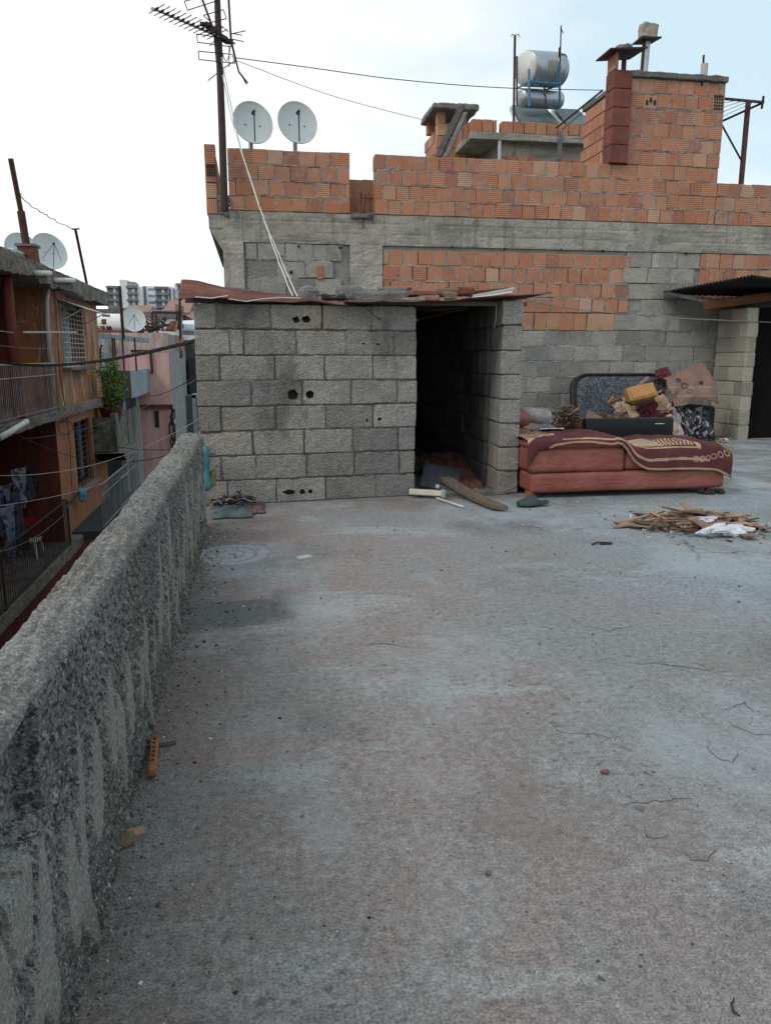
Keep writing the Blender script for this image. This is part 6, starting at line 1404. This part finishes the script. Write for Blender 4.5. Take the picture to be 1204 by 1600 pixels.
mb = MB(); mb.slab([W(284, 523, 33.8), W(309, 524, 33.8), W(309, 532, 33.6), W(285, 531, 33.6)], (0, .1, 0)); mb.build('white_board', m_white, SH2)
mb = MB(); 
for x in (284, 309): mb.beam(W(x, 500, 34.1), W(x+1, 532, 34.1), .06, .06)
mb.build('frame', m_bluep, SH2)
m = MB(); a = W(312, 590, 22); m.slab([W(309, 590, 20), W(318, 588, 20), W(320, 617, 20), W(311, 617, 20)], (0, .04, 0)); tag(m.build('blue_tarpaulin', plain('blue_tarp', (.06, .26, .45), (.04, .16, .3), 8, .5)), 'bright blue tarpaulin strip hanging left of the shed', 'tarpaulin')
D2 = empty('pale_grey_porch', W(312, 700, 18), 'pale grey porch corner low between the pink house and the shed', 'porch')
mb = MB(); mb.box((W(300, 620, 18).x, 18, -7), (W(306, 620, 18).x, 18.4, W(305, 617, 18).z), (.5, .5, .5)); mb.box((W(300, 620, 18).x, 18, W(305, 622, 18).z), (-.5, 18.4, W(305, 616, 18).z), (.5, .5, .5)); mb.build('porch_frame', m_bluegrey, D2)
mb = MB(); mb.box((W(306, 620, 18).x-.3, 18.8, -7), (-.5, 19, W(305, 620, 18).z), (.5, .5, .5)); mb.build('back_wall', m_dkgreen, D2)
dish(280, 460, 20, 6.5, 'small grey satellite dish on a thin pole left of the shed roof', None, 0, .3, hgt=1.2)
m = MB(); m.tube([W(282, 530, 20), W(281, 466, 20)], .03, 8); 
for i in range(5): m.beam(W(274, 476+i*2.4, 20), W(287, 479+i*2.2, 19.6), .02, .02)
tag(m.build('roof_antenna', m_iron), 'small pole antenna with crossbars left of the shed roof', 'antenna')
m = MB(); m.tube([W(283, 560, 25), W(282, 486, 25)], .05, 8); tag(m.build('thin_mast', m_rustiron), 'thin dark mast beside the small solar heater', 'mast')
# ------------------------------------------------------------------ far roofs
def house(x0, x1, ytop, Y, dep, mat, label, roof=None, nwin=0):
    a = W(x0, ytop, Y); b = W(x1, ytop, Y); r_ = empty('distant_house', ((a.x+b.x)/2, Y+dep/2, -7), label, 'house', 'distant houses')
    mb = MB(); mb.box((a.x, Y, -7), (b.x, Y+dep, a.z), (.5, .5, .5)); mb.build('wall', mat, r_)
    if roof:
        mb = MB(); z = a.z; mb.slab([V((a.x-.3, Y-.4, z+.003)), V((b.x+.3, Y-.4, z+.003)), V((b.x+.3, Y+dep/2, z+1.1)), V((a.x-.3, Y+dep/2, z+1.1))], (0, 0, .15), (.5, .5, .5)); mb.build('roof', roof, r_)
    else: mb = MB(); mb.box((a.x-.15, Y-.15, a.z+.003), (b.x+.15, Y+dep, a.z+.25), (.5, .5, .5)); mb.build('roof', m_concd, r_)
    for k in range(nwin):
        t = (k+.5)/nwin; x = a.x+(b.x-a.x)*t; mb = MB(); mb.box((x-.5, Y-.03, a.z-2.2), (x+.5, Y, a.z-1.0), (.5, .5, .5)); mb.build('window', m_dark, r_)
m_rooft = plain('red_tile_roof', (.30, .17, .14), (.2, .12, .10), 3)
house(120, 175, 488, 60, 10, m_white, 'white distant house above the lettered tank', None, 3)
house(176, 200, 486, 70, 10, m_bluegrey, 'grey distant house left of the tall thin mast', None, 2)
house(196, 226, 494, 75, 9, m_rooft, 'brick red distant house behind the pale roof dish', m_rooft, 2)
house(224, 262, 494, 48, 9, m_pink, 'pink distant house behind the black pergola', None, 2)
house(246, 272, 497, 43, 4, m_white, 'low white distant house below the pergola roof', None, 1)
house(262, 290, 492, 55, 9, m_red, 'dark red distant house right of the pergola', m_rooft, 1)
house(284, 330, 484, 80, 9, m_pinkold, 'buff distant house just above the small solar heater', None, 3)
house(100, 150, 492, 50, 8, m_orange2, 'ochre distant house mostly hidden by the orange house', None, 2)
house(-60, 120, 500, 90, 12, m_bluegrey, 'long grey distant house hidden behind the orange house', None, 4)
house(330, 520, 520, 60, 12, m_bluegrey, 'wide grey distant house hidden behind the neighbouring building', None, 4)
# tower blocks
m_tw = plain('white_tower_render', (.74, .77, .77), (.66, .69, .69), .3, .8, .05); m_td = plain('slate_tower_render', (.17, .20, .21), (.14, .16, .17), .3, .8, .05); m_tg = plain('mid_grey_tower_render', (.33, .37, .39), None, .3, .8, .05)
def tower(label, Y, x0, x1, ytop, bays):
    k = .001; a = W(x0, ytop, Y); b = W(x1, ytop, Y); r_ = empty('apartment_tower', ((a.x+b.x)/2, Y+8, -7), label, 'apartment block', 'apartment towers on the skyline')
    mb = MB(); mb.box((a.x, Y, -7), (b.x, Y+16, a.z), (.5, .5, .5)); mb.build('wall', m_tw, r_)
    fl = 3.05
    for (p, q, yt, kind) in bays:
        u = W(p, yt, Y); v = W(q, yt, Y); z = u.z
        if kind == 'white':
            mb = MB(); mb.box((u.x, Y-.6, -7), (v.x, Y+14, z), (.5, .5, .5)); mb.build('white_fin', m_tw, r_); continue
        if kind == 'grey':
            mb = MB(); mb.box((u.x, Y-.3, -7), (v.x, Y+13, z), (.5, .5, .5)); mb.build('grey_bay', m_tg, r_); continue
        if kind == 'slate':
            mb = MB(); mb.box((u.x, Y-.25, -7), (v.x, Y-.003, z), (.5, .5, .5)); mb.build('dark_bay', m_td, r_); continue
        if kind == 'win':
            n = int((z+4)/fl)
            for i in range(n):
                mb = MB(); mb.box((u.x, Y-.06, z-1.0-i*fl-1.3), (v.x, Y-.003, z-1.0-i*fl), (.5, .5, .5)); mb.build('window', m_tg, r_)
            continue
        n = int((z+4)/fl); mb = MB(); mb.box((u.x, Y-.25, -7), (v.x, Y-.003, z), (.5, .5, .5)); bayo = mb.build('balcony_bay', m_td if kind == 'dark' else m_tw, r_)
        for i in range(n): 
            mb = MB(); zz0 = z-i*fl; ins = .4 if i % 2 else 0; mb.box((u.x-.4+ins, Y-1.7, zz0-.7-.0), (v.x+.5, Y-.26, zz0+.35), (.5, .5, .5)); mb.build('balcony_parapet', m_td, r_)
            mb = MB(); mb.box((u.x+(v.x-u.x)*.48, Y-.32, zz0-2.6), (u.x+(v.x-u.x)*.72, Y-.26, zz0-.75), (.5, .5, .5)); mb.build('balcony_door', m_tw, r_)
tower('left white tower block with a tall pale lift shaft and dark balconies on the skyline', 400, 166, 222, 447, [(168, 186, 448, 'dark'), (187, 199, 437, 'white'), (199, 211, 440, 'grey'), (199, 214, 448, 'dark')])
tower('middle white tower block with dark slate bays on the skyline', 405, 222.5, 269, 447, [(223, 228, 447, 'slate'), (231, 242, 447, 'win'), (243, 262, 449, 'dark'), (264, 267, 451, 'slate')])
tower('rightmost tower block, half hidden behind the rusty shed roof', 412, 272, 312, 443, [(277, 292, 444, 'dark'), (300, 308, 444, 'slate')])
# ------------------------------------------------------------------ alley cables
def twisted(a, b, s, label):
    q = sag(a, b, s, 220); m = MB()
    for k in range(3):
        pts = []
        for i, p in enumerate(q): th = i*.42+k*2.094; pts.append(p+V((0, math.sin(th), math.cos(th)))*.009)
        m.tube(pts, .009, 6)
    tag(m.build('twisted_cable', m_wire), label, 'cable')
twisted(V((-3.85, WX(-20, 562, -3.85).y, WX(-20, 562, -3.85).z)), W(309, 531, 6.12), .13, 'thick twisted black power cable spanning the alley to the shed corner')
AL = [((0, 517), -3.8, (22, 520), -4.0, 0, 'white'), ((0, 540), -4.0, (120, 541), -3.9, .05, 'grey'), ((35, 686), -3.8, (310, 590), None, .2, 'grey'), ((30, 680), -3.8, (280, 705), None, .3, 'dark'),
      ((0, 743), -3.9, (310, 655), None, .25, 'white'), ((0, 790), -3.9, (200, 740), -3.4, .1, 'white'), ((0, 862), -3.8, (100, 804), -3.8, .1, 'grey'), ((90, 740), -3.9, (190, 748), -3.4, .05, 'dark'), ((140, 655), -3.9, (290, 720), None, .1, 'dark'), ((232, 618), None, (325, 575), None, .1, 'dark'), ((150, 690), -3.8, (300, 700), None, .1, 'dark'), ((0, 800), -3.9, (110, 785), -3.8, .08, 'grey')]
for i, (p, X0, q, X1, s, cc_) in enumerate(AL):
    if i in (8, 11, 7): continue
    a = WX(*p, X0) if X0 else W(*p, 24); b = WX(*q, X1) if X1 else W(*q, 13 if q[0] < 320 else 9)
    lab = ['short white line near the dark red column', 'faint grey line below the rod on the orange facade', 'grey wire rising from the white pipe toward the shed', 'dark wire sagging from the white pipe across to the parapet', 'white line crossing above the laundry toward the shed gap', 'white line crossing through the laundry to the next balcony', 'grey line sagging over the red basin', 'dark wire passing behind the blue cloth window', 'dark wire descending from the ochre wall to the parapet', 'dark wire crossing the pink house toward the shed', 'dark wire low across the navy wall', 'grey line just below the white laundry line'][i]
    wire([a, b], .0045 if cc_ != 'dark' else .007, {'white': m_wirew, 'grey': m_wireg, 'dark': m_wire}[cc_], lab, sg=s, n=30, group='thin wires over the alley')
